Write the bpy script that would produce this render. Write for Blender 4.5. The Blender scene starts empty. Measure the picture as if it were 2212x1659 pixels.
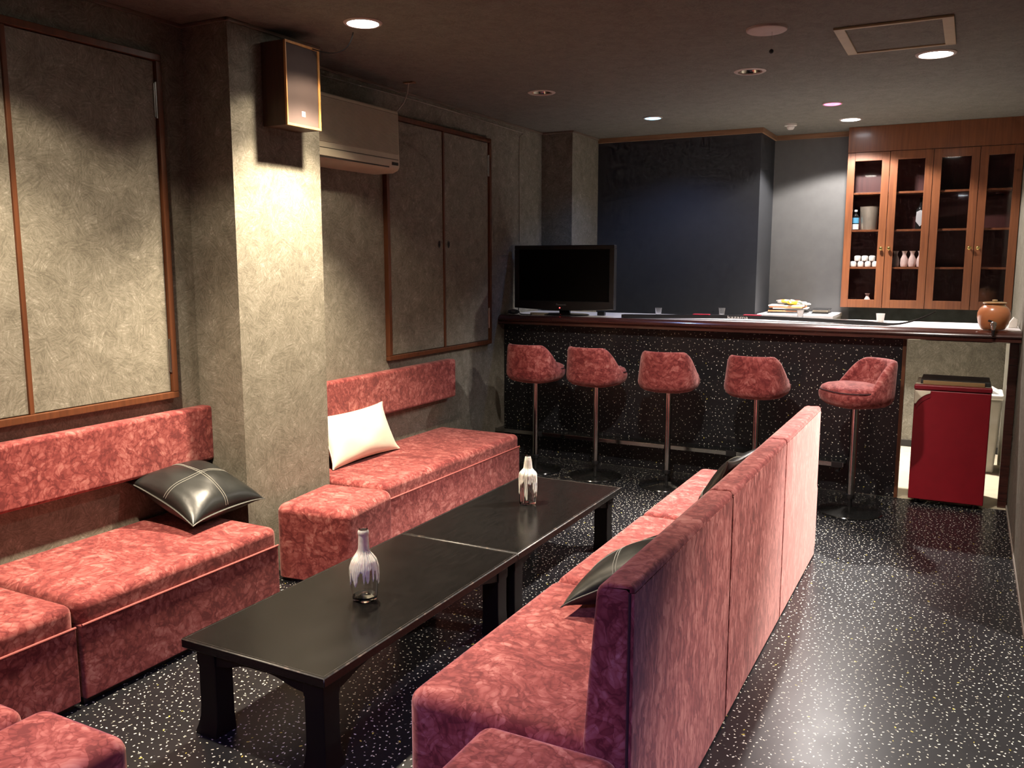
import bpy, bmesh, math, random
from mathutils import Vector, Matrix, Euler
random.seed(7)
scene = bpy.context.scene
C = scene.collection
PI = math.pi

# ------------------------------------------------------------------ objects
def origin_of(parent):
    p = parent
    while p.parent: p = p.parent
    return p.location.copy()

def obj(name, bm, m, parent=None, local=False, smooth=True, angle=38, loc=None):
    """link a bmesh as ONE mesh object; coordinates are the room's unless local"""
    me = bpy.data.meshes.new(name)
    if parent is not None and not local:
        bmesh.ops.translate(bm, verts=bm.verts, vec=-origin_of(parent))
    if parent is None and loc is not None:
        bmesh.ops.translate(bm, verts=bm.verts, vec=-Vector(loc))
    bmesh.ops.recalc_face_normals(bm, faces=bm.faces)
    bm.to_mesh(me); bm.free()
    for mm in (m if isinstance(m, (list, tuple)) else [m]): me.materials.append(mm)
    if smooth:
        me.polygons.foreach_set('use_smooth', [True]*len(me.polygons))
        me.set_sharp_from_angle(angle=math.radians(angle))
    o = bpy.data.objects.new(name, me); C.objects.link(o)
    if smooth and len(me.polygons) < 900:      # keep big flat faces flat beside their rounded edges
        wn = o.modifiers.new('normals', 'WEIGHTED_NORMAL'); wn.mode = 'FACE_AREA'; wn.weight = 100; wn.keep_sharp = True
    if parent is not None: o.parent = parent
    if parent is None and loc is not None: o.location = loc
    return o

def tag(o, label, cat, group=None):
    o['label'] = label; o['category'] = cat
    if group: o['group'] = group
    return o

def thing(name, label, cat, loc=(0, 0, 0), rot=(0, 0, 0), group=None):
    o = bpy.data.objects.new(name, None); C.objects.link(o)
    o.empty_display_size = .05
    o.location = loc; o.rotation_euler = rot
    return tag(o, label, cat, group)

def struct(name, bm, m, **k):
    o = obj(name, bm, m, **k); o['kind'] = 'structure'; return o

def dup(root, loc, rot=None, label=None):
    r = root.copy(); C.objects.link(r); r.location = loc
    if rot is not None: r.rotation_euler = rot
    if label: r['label'] = label
    for ch in list(root.children):
        if ch.type == 'LIGHT': continue
        c = ch.copy(); C.objects.link(c); c.parent = r
        for g in list(ch.children):
            d = g.copy(); C.objects.link(d); d.parent = c
    return r

# ------------------------------------------------------------------ shapes
def B(): return bmesh.new()

def merge(bm, t):
    me = bpy.data.meshes.new('t'); t.to_mesh(me); t.free(); bm.from_mesh(me); bpy.data.meshes.remove(me)

def box(bm, x0, x1, y0, y1, z0, z1, r=0, seg=2, only=None, rz=0, sub=0, mi=None):
    t = bmesh.new(); bmesh.ops.create_cube(t, size=1)
    for v in t.verts:
        v.co = Vector(((x0+x1)/2+v.co.x*(x1-x0), (y0+y1)/2+v.co.y*(y1-y0), (z0+z1)/2+v.co.z*(z1-z0)))
    if r > 0:
        es = [e for e in t.edges if only is None or only(((e.verts[0].co+e.verts[1].co)/2))]
        bmesh.ops.bevel(t, geom=es, offset=r, segments=seg, profile=.5, affect='EDGES')
    if mi is not None:
        for f in t.faces:
            n = f.normal
            if max(abs(n.x), abs(n.y), abs(n.z)) < .95: f.material_index = mi
    if rz:
        c = Vector(((x0+x1)/2, (y0+y1)/2, 0))
        bmesh.ops.rotate(t, verts=t.verts, cent=c, matrix=Matrix.Rotation(rz, 3, 'Z'))
    merge(bm, t); return bm

def prism(bm, pts, axis, a, b, r=0, seg=2):
    """extrude a closed polygon; pts in the two other axes (axis x: y,z; y: x,z; z: x,y)"""
    def P(p, d): return {'x': (d, p[0], p[1]), 'y': (p[0], d, p[1]), 'z': (p[0], p[1], d)}[axis]
    t = bmesh.new()
    A = [t.verts.new(P(p, a)) for p in pts]; Bv = [t.verts.new(P(p, b)) for p in pts]
    t.faces.new(A); t.faces.new(Bv[::-1]); n = len(pts)
    for i in range(n): t.faces.new((A[i], A[(i+1) % n], Bv[(i+1) % n], Bv[i]))
    bmesh.ops.recalc_face_normals(t, faces=t.faces)
    if r > 0:
        es = [e for e in t.edges if (e.verts[0] in A) == (e.verts[1] in A)]
        bmesh.ops.bevel(t, geom=es, offset=r, segments=seg, profile=.5, affect='EDGES')
    merge(bm, t); return bm

def lathe(bm, prof, seg=32, c=(0, 0, 0), close=True):
    rings = []
    for r, z in prof:
        if r < 1e-6: rings.append([bm.verts.new((c[0], c[1], c[2]+z))])
        else: rings.append([bm.verts.new((c[0]+r*math.cos(2*PI*i/seg), c[1]+r*math.sin(2*PI*i/seg), c[2]+z)) for i in range(seg)])
    bridge(bm, rings, seg)
    return bm

def bridge(bm, rings, seg):
    for a, b in zip(rings, rings[1:]):
        for i in range(seg):
            j = (i+1) % seg
            q = []
            for v in (a[i % len(a)], a[j % len(a)], b[j % len(b)], b[i % len(b)]):
                if v not in q: q.append(v)
            if len(q) >= 3:
                try: bm.faces.new(q)
                except ValueError: pass

def tube(bm, pts, r, seg=8, closed=False):
    pts = [Vector(p) for p in pts]; n = len(pts); rings = []
    up = None
    for i, p in enumerate(pts):
        a = pts[(i-1) % n] if (closed or i > 0) else p
        b = pts[(i+1) % n] if (closed or i < n-1) else p
        d = (b-a).normalized()
        if up is None:
            up = Vector((0, 0, 1)) if abs(d.z) < .9 else Vector((1, 0, 0))
        s = d.cross(up).normalized(); up = s.cross(d).normalized()
        rr = r(i/(n-1)) if callable(r) else r
        rings.append([bm.verts.new(p+s*rr*math.cos(2*PI*k/seg)+up*rr*math.sin(2*PI*k/seg)) for k in range(seg)])
    if closed: rings.append(rings[0])
    bridge(bm, rings, seg)
    if not closed:
        bm.faces.new(rings[0]); bm.faces.new(rings[-1])
    return bm

def bez(p0, p1, p2, p3, n=16):
    o = []
    for i in range(n+1):
        t = i/n; s = 1-t
        o.append(Vector(p0)*s**3+Vector(p1)*3*s*s*t+Vector(p2)*3*s*t*t+Vector(p3)*t**3)
    return o

def text_bm(s, size, depth=.0004, spacing=1.0):
    cu = bpy.data.curves.new('t', 'FONT'); cu.body = s; cu.size = size; cu.extrude = depth
    cu.align_x = 'CENTER'; cu.align_y = 'CENTER'; cu.space_character = spacing
    o = bpy.data.objects.new('t', cu); C.objects.link(o)
    dg = bpy.context.evaluated_depsgraph_get(); dg.update()
    me = bpy.data.meshes.new_from_object(o.evaluated_get(dg))
    bm = bmesh.new(); bm.from_mesh(me)
    bpy.data.objects.remove(o); bpy.data.curves.remove(cu); bpy.data.meshes.remove(me)
    return bm

def smooth01(a, b, x):
    t = min(1, max(0, (x-a)/(b-a))); return t*t*(3-2*t)

# ------------------------------------------------------------------ materials
class NT:
    def __init__(s, name):
        s.m = bpy.data.materials.new(name); s.m.use_nodes = True
        s.t = s.m.node_tree; s.b = s.t.nodes['Principled BSDF']; s.out = s.t.nodes['Material Output']
    def n(s, typ, ins=None, **props):
        nd = s.t.nodes.new('ShaderNode'+typ)
        for k, v in props.items(): setattr(nd, k, v)
        for k, v in (ins or {}).items():
            if isinstance(v, bpy.types.NodeSocket): s.t.links.new(v, nd.inputs[k])
            else: nd.inputs[k].default_value = v
        return nd
    def math(s, op, a, b=None, c=None):
        ins = {0: a}
        if b is not None: ins[1] = b
        if c is not None: ins[2] = c
        return s.n('Math', ins, operation=op).outputs[0]
    def vmath(s, op, a, b=None):
        ins = {0: a}
        if b is not None: ins[1] = b
        return s.n('VectorMath', ins, operation=op).outputs[0]
    def scale(s, v, k):
        nd = s.n('VectorMath', {0: v}, operation='SCALE'); nd.inputs['Scale'].default_value = k; return nd.outputs[0]
    def ramp(s, fac, stops, interp='LINEAR'):
        nd = s.n('ValToRGB', {0: fac}); cr = nd.color_ramp; cr.interpolation = interp
        while len(cr.elements) < len(stops): cr.elements.new(.5)
        for e, (p, c) in zip(cr.elements, stops):
            e.position = p; e.color = (*c, 1) if len(c) == 3 else c
        return nd.outputs[0]
    def mix(s, fac, a, b):
        nd = s.n('Mix', data_type='RGBA')
        for sock, v in ((nd.inputs[0], fac), (nd.inputs[6], a), (nd.inputs[7], b)):
            if isinstance(v, bpy.types.NodeSocket): s.t.links.new(v, sock)
            else: sock.default_value = v if not isinstance(v, tuple) else (*v, 1)
        return nd.outputs[2]
    def set(s, **k):
        for a, v in k.items():
            i = s.b.inputs[a.replace('_', ' ')]
            if isinstance(v, bpy.types.NodeSocket): s.t.links.new(v, i)
            else: i.default_value = (*v, 1) if isinstance(v, tuple) and len(v) == 3 else v
        return s
    def bump(s, h, strength=.3, dist=.01):
        nd = s.n('Bump', {'Height': h, 'Strength': strength, 'Distance': dist})
        s.t.links.new(nd.outputs[0], s.b.inputs['Normal'])

def plain(name, col, rough=.5, metal=0, spec=.5, coat=0, vary=0):
    s = NT(name); s.set(Roughness=rough, Metallic=metal, Specular_IOR_Level=spec, Coat_Weight=coat)
    tc = s.n('TexCoord').outputs['Object']
    nz = s.n('TexNoise', {'Vector': tc, 'Scale': 14.0, 'Detail': 4.0}).outputs[0]
    v = max(vary, .06)
    a = tuple(max(0, c*(1-v)) for c in col); b = tuple(min(1, c*(1+v)) for c in col)
    s.set(Base_Color=s.ramp(nz, [(.3, a), (.7, b)]))
    return s.m

def glow(name, col, strength):
    s = NT(name); s.set(Base_Color=(.8, .8, .8), Emission_Color=col, Emission_Strength=strength); return s.m

def velvet(name, stretch=None):
    V = VEL2 if stretch else VEL
    """crushed velvet: shards of lighter and darker pile with dark creases"""
    s = NT(name)
    tc = s.n('TexCoord').outputs['Object']
    rnd = s.n('ObjectInfo').outputs['Random']
    off = s.n('CombineXYZ', {0: s.math('MULTIPLY', rnd, 37.0), 1: s.math('MULTIPLY', rnd, 11.0), 2: 0.0}).outputs[0]
    p = s.vmath('ADD', tc, off)
    bign = s.n('TexNoise', {'Vector': p, 'Scale': 7.0, 'Detail': 2.0, 'Roughness': .55})
    w = s.vmath('ADD', p, s.scale(s.vmath('SUBTRACT', bign.outputs['Color'], (.5, .5, .5)), .10))
    fine = s.n('TexNoise', {'Vector': s.vmath('MULTIPLY', p, FINE[1] if stretch else FINE[0]), 'Scale': 1.0, 'Detail': 2.0}).outputs['Color']
    shards = []
    for k, (cell, sc) in enumerate(((5.0, (34.0, 34.0, 7.5)), (10.0, (80.0, 80.0, 14.0)))):
        if stretch: q = s.vmath('MULTIPLY', w, stretch[k])
        else:
            vc = s.n('TexVoronoi', {'Vector': w, 'Scale': cell}, feature='F1').outputs['Color']
            q = s.vmath('MULTIPLY', s.n('VectorRotate', {'Vector': w, 'Rotation': s.scale(vc, 6.28)}, rotation_type='EULER_XYZ').outputs[0], sc)
        q = s.vmath('ADD', q, s.scale(fine, .6))
        v = s.n('TexVoronoi', {'Vector': q, 'Scale': 1.0}, feature='F1')
        shards.append((s.n('SeparateColor', {0: v.outputs['Color']}).outputs[0], v.outputs['Distance']))
    a = s.math('ADD', s.math('MULTIPLY', shards[0][0], .34), s.math('MULTIPLY', shards[1][0], .30))
    for k, wt in ((0, .20), (1, .13)):   # darker borders round each shard
        a = s.math('SUBTRACT', a, s.n('MapRange', {0: shards[k][1], 1: .30, 2: .75, 3: 0.0, 4: wt}).outputs[0])
    a = s.math('ADD', a, s.math('MULTIPLY', s.math('SUBTRACT', bign.outputs[0], .5), .55))
    # dark fold lines
    r = s.math('ABSOLUTE', s.math('SUBTRACT', s.n('SeparateColor', {0: fine}).outputs[1], .5))
    a = s.math('SUBTRACT', a, s.n('MapRange', {0: r, 1: 0.0, 2: .03, 3: .24, 4: 0.0}).outputs[0])
    a = s.math('ADD', a, .24)
    col = s.ramp(a, [(0.08, V[0]), (.38, V[1]), (.60, V[2]), (.92, V[3])])
    s.set(Base_Color=col, Roughness=.75, Specular_IOR_Level=.15, Sheen_Weight=.35, Sheen_Roughness=.45, Sheen_Tint=(1.0, .62, .58))
    return s.m
FINE = [(17.0, 17.0, 17.0), (60.0, 60.0, 11.0)]
VEL = [(.13, .021, .022), (.235, .048, .045), (.33, .094, .086), (.47, .195, .172)]
VEL2 = [(.13, .024, .023), (.28, .062, .056), (.43, .148, .130), (.54, .22, .195)]

def paper(name, stops, flat=1.0, rough=.75):
    """brush-stroke wallpaper; walls are axis aligned so x+y runs along each of them"""
    s = NT(name)
    x = s.n('SeparateXYZ', {0: s.n('NewGeometry').outputs['Position']})
    if flat == 0: uv = s.n('CombineXYZ', {0: x.outputs[0], 1: x.outputs[1], 2: 0.0}).outputs[0]
    else: uv = s.n('CombineXYZ', {0: s.math('ADD', x.outputs[0], x.outputs[1]), 1: x.outputs[2], 2: 0.0}).outputs[0]
    wn = s.n('TexNoise', {'Vector': uv, 'Scale': 11.0, 'Detail': 2.0}, noise_dimensions='2D')
    w = s.vmath('ADD', uv, s.scale(s.vmath('SUBTRACT', wn.outputs['Color'], (.5, .5, .5)), .025))
    acc = None
    for k, (cell, sx, sy, wt) in enumerate(((15.0, 130.0, 17.0, .38), (25.0, 180.0, 24.0, .34), (41.0, 250.0, 38.0, .28))):
        p = s.vmath('ADD', w, (3.3*k, 1.9*k, 0.0))
        vc = s.n('TexVoronoi', {'Vector': p, 'Scale': cell}, feature='F1', voronoi_dimensions='2D')
        sep = s.n('SeparateColor', {0: vc.outputs['Color']})
        d = s.vmath('SUBTRACT', p, vc.outputs['Position'])
        ro = s.n('VectorRotate', {'Vector': d, 'Angle': s.math('MULTIPLY', sep.outputs[0], 6.28)}, rotation_type='Z_AXIS').outputs[0]
        q = s.vmath('ADD', s.vmath('MULTIPLY', ro, (sx, sy, 1.0)), s.scale(vc.outputs['Color'], 40.0))
        nz = s.n('TexNoise', {'Vector': q, 'Scale': 1.0, 'Detail': 1.0}, noise_dimensions='2D').outputs[0]
        nz = s.math('ADD', nz, s.math('MULTIPLY', s.math('SUBTRACT', sep.outputs[1], .5), .22))
        t = s.math('MULTIPLY', nz, wt)
        acc = t if acc is None else s.math('ADD', acc, t)
    acc = s.math('ADD', acc, s.math('MULTIPLY', s.math('SUBTRACT', wn.outputs[0], .5), .22))
    s.set(Base_Color=s.ramp(acc, stops), Roughness=rough, Specular_IOR_Level=.3)
    return s.m

def chips(name, vertical=False, dens=52.0, rough=.32, base=(.010, .010, .012)):
    """black vinyl with cream, yellow and grey chips"""
    s = NT(name)
    g = s.n('NewGeometry').outputs['Position']
    if vertical:
        x = s.n('SeparateXYZ', {0: g})
        g = s.n('CombineXYZ', {0: x.outputs[0], 1: x.outputs[2], 2: 0.0}).outputs[0]
    else:
        x = s.n('SeparateXYZ', {0: g}); g = s.n('CombineXYZ', {0: x.outputs[0], 1: x.outputs[1], 2: 0.0}).outputs[0]
    masks = []
    for k, (sc, r0, r1, keep) in enumerate(((dens, .0020, .0052, .95), (dens*.62, .0022, .0055, .45), (dens*.42, .0025, .0060, .30))):
        p = s.vmath('ADD', g, (3.1*k, 1.7*k, 0.0))
        v = s.n('TexVoronoi', {'Vector': p, 'Scale': sc, 'Randomness': 1.0}, feature='F1', voronoi_dimensions='2D')
        d = s.vmath('SUBTRACT', p, v.outputs['Position'])
        sep = s.n('SeparateColor', {0: v.outputs['Color']})
        ro = s.n('VectorRotate', {'Vector': d, 'Angle': s.math('MULTIPLY', sep.outputs[0], 6.28)}, rotation_type='Z_AXIS').outputs[0]
        st = s.vmath('MULTIPLY', ro, (1.0, 2.0, 0.0))
        ln = s.n('VectorMath', {0: st}, operation='LENGTH').outputs['Value']
        rad = s.math('MULTIPLY_ADD', sep.outputs[1], r1-r0, r0)
        m = s.math('MULTIPLY', s.math('LESS_THAN', ln, rad), s.math('LESS_THAN', sep.outputs[2], keep))
        masks.append((m, sep.outputs[0]))
    c = s.mix(s.math('MULTIPLY', masks[1][0], 1.0), base, (.085, .085, .08))
    c = s.mix(masks[0][0], c, s.ramp(masks[0][1], [(0, (.72, .68, .52)), (.5, (.88, .86, .78)), (1, (.50, .48, .41))]))
    yel = s.math('MULTIPLY', masks[2][0], s.math('LESS_THAN', masks[2][1], .45))
    c = s.mix(yel, c, (.62, .52, .10))
    nz = s.n('TexNoise', {'Vector': g, 'Scale': 7.0, 'Detail': 5.0}).outputs[0]
    s.set(Base_Color=c, Roughness=s.n('MapRange', {0: nz, 1: .2, 2: .8, 3: rough-.02, 4: rough+.03}).outputs[0], Specular_IOR_Level=.42)
    return s.m

def wood(name, a, b, axis=2, rough=.4, coat=0, sc=6.0):
    s = NT(name)
    tc = s.n('TexCoord').outputs['Object']
    st = [55.0, 55.0, 55.0]; st[axis] = 3.0
    w = s.vmath('MULTIPLY', tc, tuple(st))
    nz = s.n('TexNoise', {'Vector': w, 'Scale': 1.0, 'Detail': 4.0, 'Distortion': .6}).outputs[0]
    s.set(Base_Color=s.ramp(nz, [(.3, a), (.72, b)]), Roughness=rough, Coat_Weight=coat, Coat_Roughness=.15)
    return s.m

def glass(name, tint=(1, 1, 1), rough=.01):
    s = NT(name); s.set(Base_Color=tint, Transmission_Weight=1.0, Roughness=rough, IOR=1.47); return s.m

def pane(name, tint=(.93, .92, .92)):
    s = NT(name)
    tr = s.n('BsdfTransparent', {0: (*tint, 1)}); gl = s.n('BsdfGlossy', {'Roughness': .03, 'Color': (1, 1, 1, 1)})
    fr = s.math('MULTIPLY', s.n('Fresnel', {'IOR': 1.5}).outputs[0], s.math('SUBTRACT', 1.0, s.n('NewGeometry').outputs['Backfacing']))
    mx = s.n('MixShader', {0: fr, 1: tr.outputs[0], 2: gl.outputs[0]})
    s.t.links.new(mx.outputs[0], s.out.inputs[0]); return s.m

def leather(name):
    s = NT(name)
    tc = s.n('TexCoord').outputs['Object']
    w = s.n('TexNoise', {'Vector': s.vmath('MULTIPLY', tc, (8.0, 14.0, 8.0)), 'Scale': 1.0, 'Detail': 4.0}).outputs[0]
    h = w
    s.set(Base_Color=s.ramp(w, [(.3, (.008, .009, .009)), (.7, (.016, .017, .016))]), Roughness=.34, Specular_IOR_Level=.55)
    s.bump(h, .35, .006); return s.m

def black_lacquer(name):
    s = NT(name)
    tc = s.n('TexCoord').outputs['Object']
    nz = s.n('TexNoise', {'Vector': tc, 'Scale': 5.0, 'Detail': 6.0}).outputs[0]
    fi = s.n('TexNoise', {'Vector': s.vmath('MULTIPLY', tc, (90.0, 9.0, 30.0)), 'Scale': 1.0, 'Detail': 3.0}).outputs[0]
    s.set(Base_Color=s.ramp(fi, [(.3, (.004, .0038, .0036)), (.7, (.007, .0062, .006))]), Specular_IOR_Level=.27,
          Roughness=s.n('MapRange', {0: nz, 1: .3, 2: .7, 3: .20, 4: .27}).outputs[0]); return s.m

def worn_edge(name):
    s = NT(name)
    tc = s.n('TexCoord').outputs['Object']
    nz = s.n('TexNoise', {'Vector': tc, 'Scale': 38.0, 'Detail': 6.0}).outputs[0]
    s.set(Base_Color=s.ramp(nz, [(.50, (.008, .007, .007)), (.60, (.045, .034, .028)), (.75, (.17, .12, .09))]), Roughness=.45); return s.m

def ceramic(name):
    s = NT(name)
    tc = s.n('TexCoord').outputs['Object']
    z = s.n('SeparateXYZ', {0: tc}).outputs[2]
    nz = s.n('TexNoise', {'Vector': s.vmath('MULTIPLY', tc, (9.0, 9.0, 60.0)), 'Scale': 1.0, 'Detail': 4.0}).outputs[0]
    k = s.math('ADD', s.math('MULTIPLY', z, 4.5), s.math('MULTIPLY', nz, .5))
    s.set(Base_Color=s.ramp(k, [(.15, (.60, .30, .12)), (.45, (.55, .20, .07)), (.85, (.52, .19, .08)), (1.0, (.42, .28, .13))]),
          Roughness=.3, Coat_Weight=.5, Coat_Roughness=.12); return s.m

def linen(name, col):
    s = NT(name)
    tc = s.n('TexCoord').outputs['Object']
    nz = s.n('TexNoise', {'Vector': tc, 'Scale': 11.0, 'Detail': 4.0}).outputs[0]
    s.set(Base_Color=s.ramp(nz, [(.3, tuple(c*.93 for c in col)), (.7, col)]), Roughness=.6, Sheen_Weight=.2)
    s.bump(nz, .2, .01); return s.m

M = {}
WP = [(.32, (.130, .117, .090)), (.5, (.185, .169, .133)), (.64, (.230, .213, .173)), (.76, (.33, .31, .26))]
M['paper'] = paper('brushed_wallpaper', WP)
M['ceil'] = paper('ceiling_paper', [(.3, (.105, .102, .087)), (.7, (.165, .160, .139))], flat=0, rough=.85)
M['darkwall'] = plain('charcoal_blue_paint', (.034, .036, .041), .6, spec=.3)
M['backwall'] = plain('grey_paint', (.125, .124, .122), .6, spec=.3)
M['floor'] = chips('speckled_vinyl', rough=.31, dens=42.0, base=(.011, .011, .013))
M['barfront'] = chips('speckled_panel', True, dens=33.0, rough=.33)
M['beige'] = plain('beige_linoleum', (.62, .54, .38), .5)
M['dark'] = plain('dark_base', (.02, .018, .016), .6)
M['trimwood'] = wood('trim_wood', (.20, .105, .055), (.30, .165, .09), 0)
M['framewood'] = wood('frame_wood', (.085, .028, .011), (.14, .047, .018), 2, .4)
M['thinwood'] = wood('cornice_wood', (.14, .105, .08), (.19, .15, .115), 1)
M['cabwood'] = wood('cabinet_wood', (.135, .043, .017), (.21, .073, .027), 2, .38, .3)
M['cabin'] = wood('cabinet_inside', (.05, .012, .012), (.075, .02, .018), 2, .5)
M['nosing'] = wood('counter_wood', (.040, .011, .008), (.072, .022, .015), 0, .25, .6)
M['white_lam'] = plain('white_laminate', (.74, .71, .70), .35)
M['tile'] = plain('green_black_tile', (.035, .045, .043), .4, vary=.4)
M['velvet'] = velvet('crushed_velvet')
M['velvet_back'] = velvet('combed_velvet', stretch=[(55.0, 55.0, 12.0), (120.0, 120.0, 30.0)])
M['pipe'] = plain('velvet_piping', (.33, .085, .075), .8)
M['seam'] = plain('dark_seam', (.035, .008, .012), .8)
M['lacquer'] = black_lacquer('black_lacquer'); M['leg'] = plain('black_lacquer_legs', (.0035, .003, .003), .5, spec=.2); M['worn'] = worn_edge('worn_lacquer_edge')
M['leather'] = leather('black_leather')
M['stitch'] = plain('grey_stitching', (.30, .30, .27), .8)
M['seam_leather'] = plain('leather_seam', (.055, .055, .048), .45)
M['linen'] = linen('cream_satin', (.86, .78, .62))
M['glass'] = glass('clear_glass'); M['cloudy'] = glass('cloudy_glass', rough=.22); M['pane'] = pane('cabinet_glass')
M['chrome'] = plain('chrome', (.36, .355, .35), .16, 1)
M['steel'] = plain('steel', (.55, .53, .5), .25, 1); M['satin_steel'] = plain('satin_steel', (.50, .46, .38), .38, .75)
M['blackgloss'] = plain('black_gloss', (.010, .010, .010), .14)
M['black'] = plain('black_plastic', (.012, .012, .013), .35)
M['tvscreen'] = plain('tv_screen', (.002, .002, .002), .3, spec=.12)
M['cream'] = plain('aged_cream_plastic', (.46, .40, .30), .45)
M['creamdark'] = plain('cream_slot', (.03, .027, .022), .5)
M['red'] = plain('red_enamel', (.235, .006, .014), .38)
M['darkred'] = plain('dark_red_trim', (.19, .006, .014), .35)
M['white'] = plain('white_plastic', (.75, .74, .70), .45)
M['paleframe'] = plain('pale_frame', (.46, .43, .34), .5)
M['porcelain'] = plain('white_porcelain', (.85, .83, .79), .2)
M['pinkflask'] = plain('pink_glaze', (.74, .56, .52), .25, vary=.2)
M['greyflask'] = plain('grey_glaze', (.22, .19, .18), .25)
M['ceramic'] = ceramic('brown_stoneware')
M['brass'] = plain('brass', (.62, .47, .18), .28, 1)
M['grille'] = plain('speaker_cloth', (.048, .030, .026), .9)
M['spkwood'] = wood('speaker_wood', (.34, .15, .045), (.46, .22, .075), 2, .4)
M['spkside'] = wood('speaker_side', (.055, .028, .016), (.08, .042, .024), 2, .5)
M['cable'] = plain('cable', (.30, .26, .22), .6)
M['bcable'] = plain('black_cable', (.012, .012, .012), .5)
M['cutboard'] = plain('board_wood', (.30, .19, .08), .5)
M['bin'] = plain('bin_plastic', (.50, .48, .44), .5)
M['paperw'] = plain('magazine_paper', (.70, .66, .60), .6)
M['orange'] = plain('orange_print', (.65, .25, .10), .5); M['yellow'] = plain('yellow_print', (.75, .48, .06), .45)
M['blue'] = plain('blue_label', (.10, .35, .55), .4)
M['ski_black'] = plain('ski_black', (.013, .012, .013), .3)
M['ski_red'] = plain('ski_red', (.45, .02, .05), .4)
M['letter'] = plain('lettering', (.75, .70, .66), .5)
M['letterdim'] = plain('grey_lettering', (.32, .32, .32), .5)
M['reflector'] = plain('lamp_reflector', (.75, .73, .70), .12, 1)
M['ring'] = plain('lamp_ring', (.52, .45, .42), .4)
M['hatch'] = plain('hatch_frame', (.34, .27, .16), .5)
M['disc'] = plain('speaker_disc', (.42, .36, .34), .6)
M['bulb_off'] = plain('dark_bulb', (.10, .10, .11), .1)
M['warm_lens'] = glow('warm_lens', (1, .95, .86), 30)
M['cool_lens'] = glow('cool_lens', (.92, .95, 1), 34)
M['blue_lens'] = glow('blue_lens', (.25, .75, 1), 7)
M['red_lens'] = glow('red_lens', (1, .06, .22), 7)
M['led'] = glow('led', (1, .05, .05), 6)

def wax_mat():
    s = NT('candle_wax')
    nz = s.n('TexNoise', {'Vector': s.n('TexCoord').outputs['Object'], 'Scale': 60.0, 'Detail': 3.0}).outputs[0]
    s.set(Base_Color=s.ramp(nz, [(.3, (.62, .60, .56)), (.7, (.80, .79, .75))]), Roughness=.4, Transmission_Weight=.25, IOR=1.2, Subsurface_Weight=.15)
    s.bump(nz, .3, .003); return s.m
M['wax'] = wax_mat()

# ------------------------------------------------------------------ room
XL, XR, ZC = -3.284, .30, 2.622
YB, YB2 = 7.349, 7.895          # two planes of the wall behind the bar
YN, XE = -1.6, 2.2              # behind the camera, and the far side of the opening at right
struct('floor', box(B(), XL-.1, XE+.1, YN-.1, 6.10, -.12, 0), M['floor'])
struct('floor_kitchen', box(B(), XL-.1, XR+.1, 6.10, 8.0, -.12, 0), M['beige'])

def cut_ceiling(holes):
    o = obj('ceiling', box(B(), XL-.1, XE+.1, YN-.1, 8.0, ZC, ZC+.16), M['ceil'], smooth=False)
    t = B()
    for x, y, r in holes:
        lathe(t, [(0, -.05), (r, -.05), (r, .09), (0, .09)], 32, (x, y, ZC))
    cu = obj('cutter', t, M['ceil'], smooth=False)
    md = o.modifiers.new('b', 'BOOLEAN'); md.object = cu; md.operation = 'DIFFERENCE'; md.solver = 'EXACT'
    dg = bpy.context.evaluated_depsgraph_get(); dg.update()
    me = bpy.data.meshes.new_from_object(o.evaluated_get(dg))
    o.modifiers.clear(); o.data = me; o['kind'] = 'structure'
    bpy.data.objects.remove(cu); return o
OFF = [(-2.517, 5.19, .068), (-1.19, 5.177, .068)]
cut_ceiling(OFF)

struct('wall_left', box(B(), XL-.1, XL, YN, 6.78, 0, ZC), M['paper'])
struct('wall_left_pillar', box(B(), XL, -3.0, 2.975, 3.578, 0, ZC), M['paper'])
struct('wall_left_corner', box(B(), XL-.1, -3.0, 6.78, 7.45, 0, ZC), M['paper'])
struct('wall_back', box(B(), -3.0, -1.575, YB, 8.0, 0, ZC), M['darkwall'])
struct('wall_back_recess', box(B(), -1.575, XR+.1, YB2, 8.0, 0, ZC), M['backwall'])
struct('wall_back_tiles', box(B(), -.90, XR, YB2-.012, YB2, .93, 1.30), M['tile'])
struct('wall_back_lower', box(B(), -.95, XR, YB2-.010, YB2, .05, .93), M['paper'])
struct('wall_right', box(B(), XR, XR+.1, 3.98, 8.0, 0, ZC), M['paper'])
struct('wall_right_return', box(B(), XR+.1, XE, 3.98, 4.08, 0, ZC), M['paper'])
struct('wall_far_right', box(B(), XE, XE+.1, YN, 4.08, 0, ZC), M['paper'])
struct('wall_front', box(B(), XL-.1, XE+.1, YN-.1, YN, 0, ZC), M['paper'])
struct('baseboard_back', box(B(), -.95, XR, YB2-.016, YB2-.001, 0, .055), M['dark'])
struct('baseboard_right', box(B(), XR-.008, XR, 3.98, 7.88, 0, .022, .004), M['cable'])
struct('baseboard_right_return', box(B(), XR-.001, XE, 3.972, 3.981, 0, .075), M['dark'])
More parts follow.
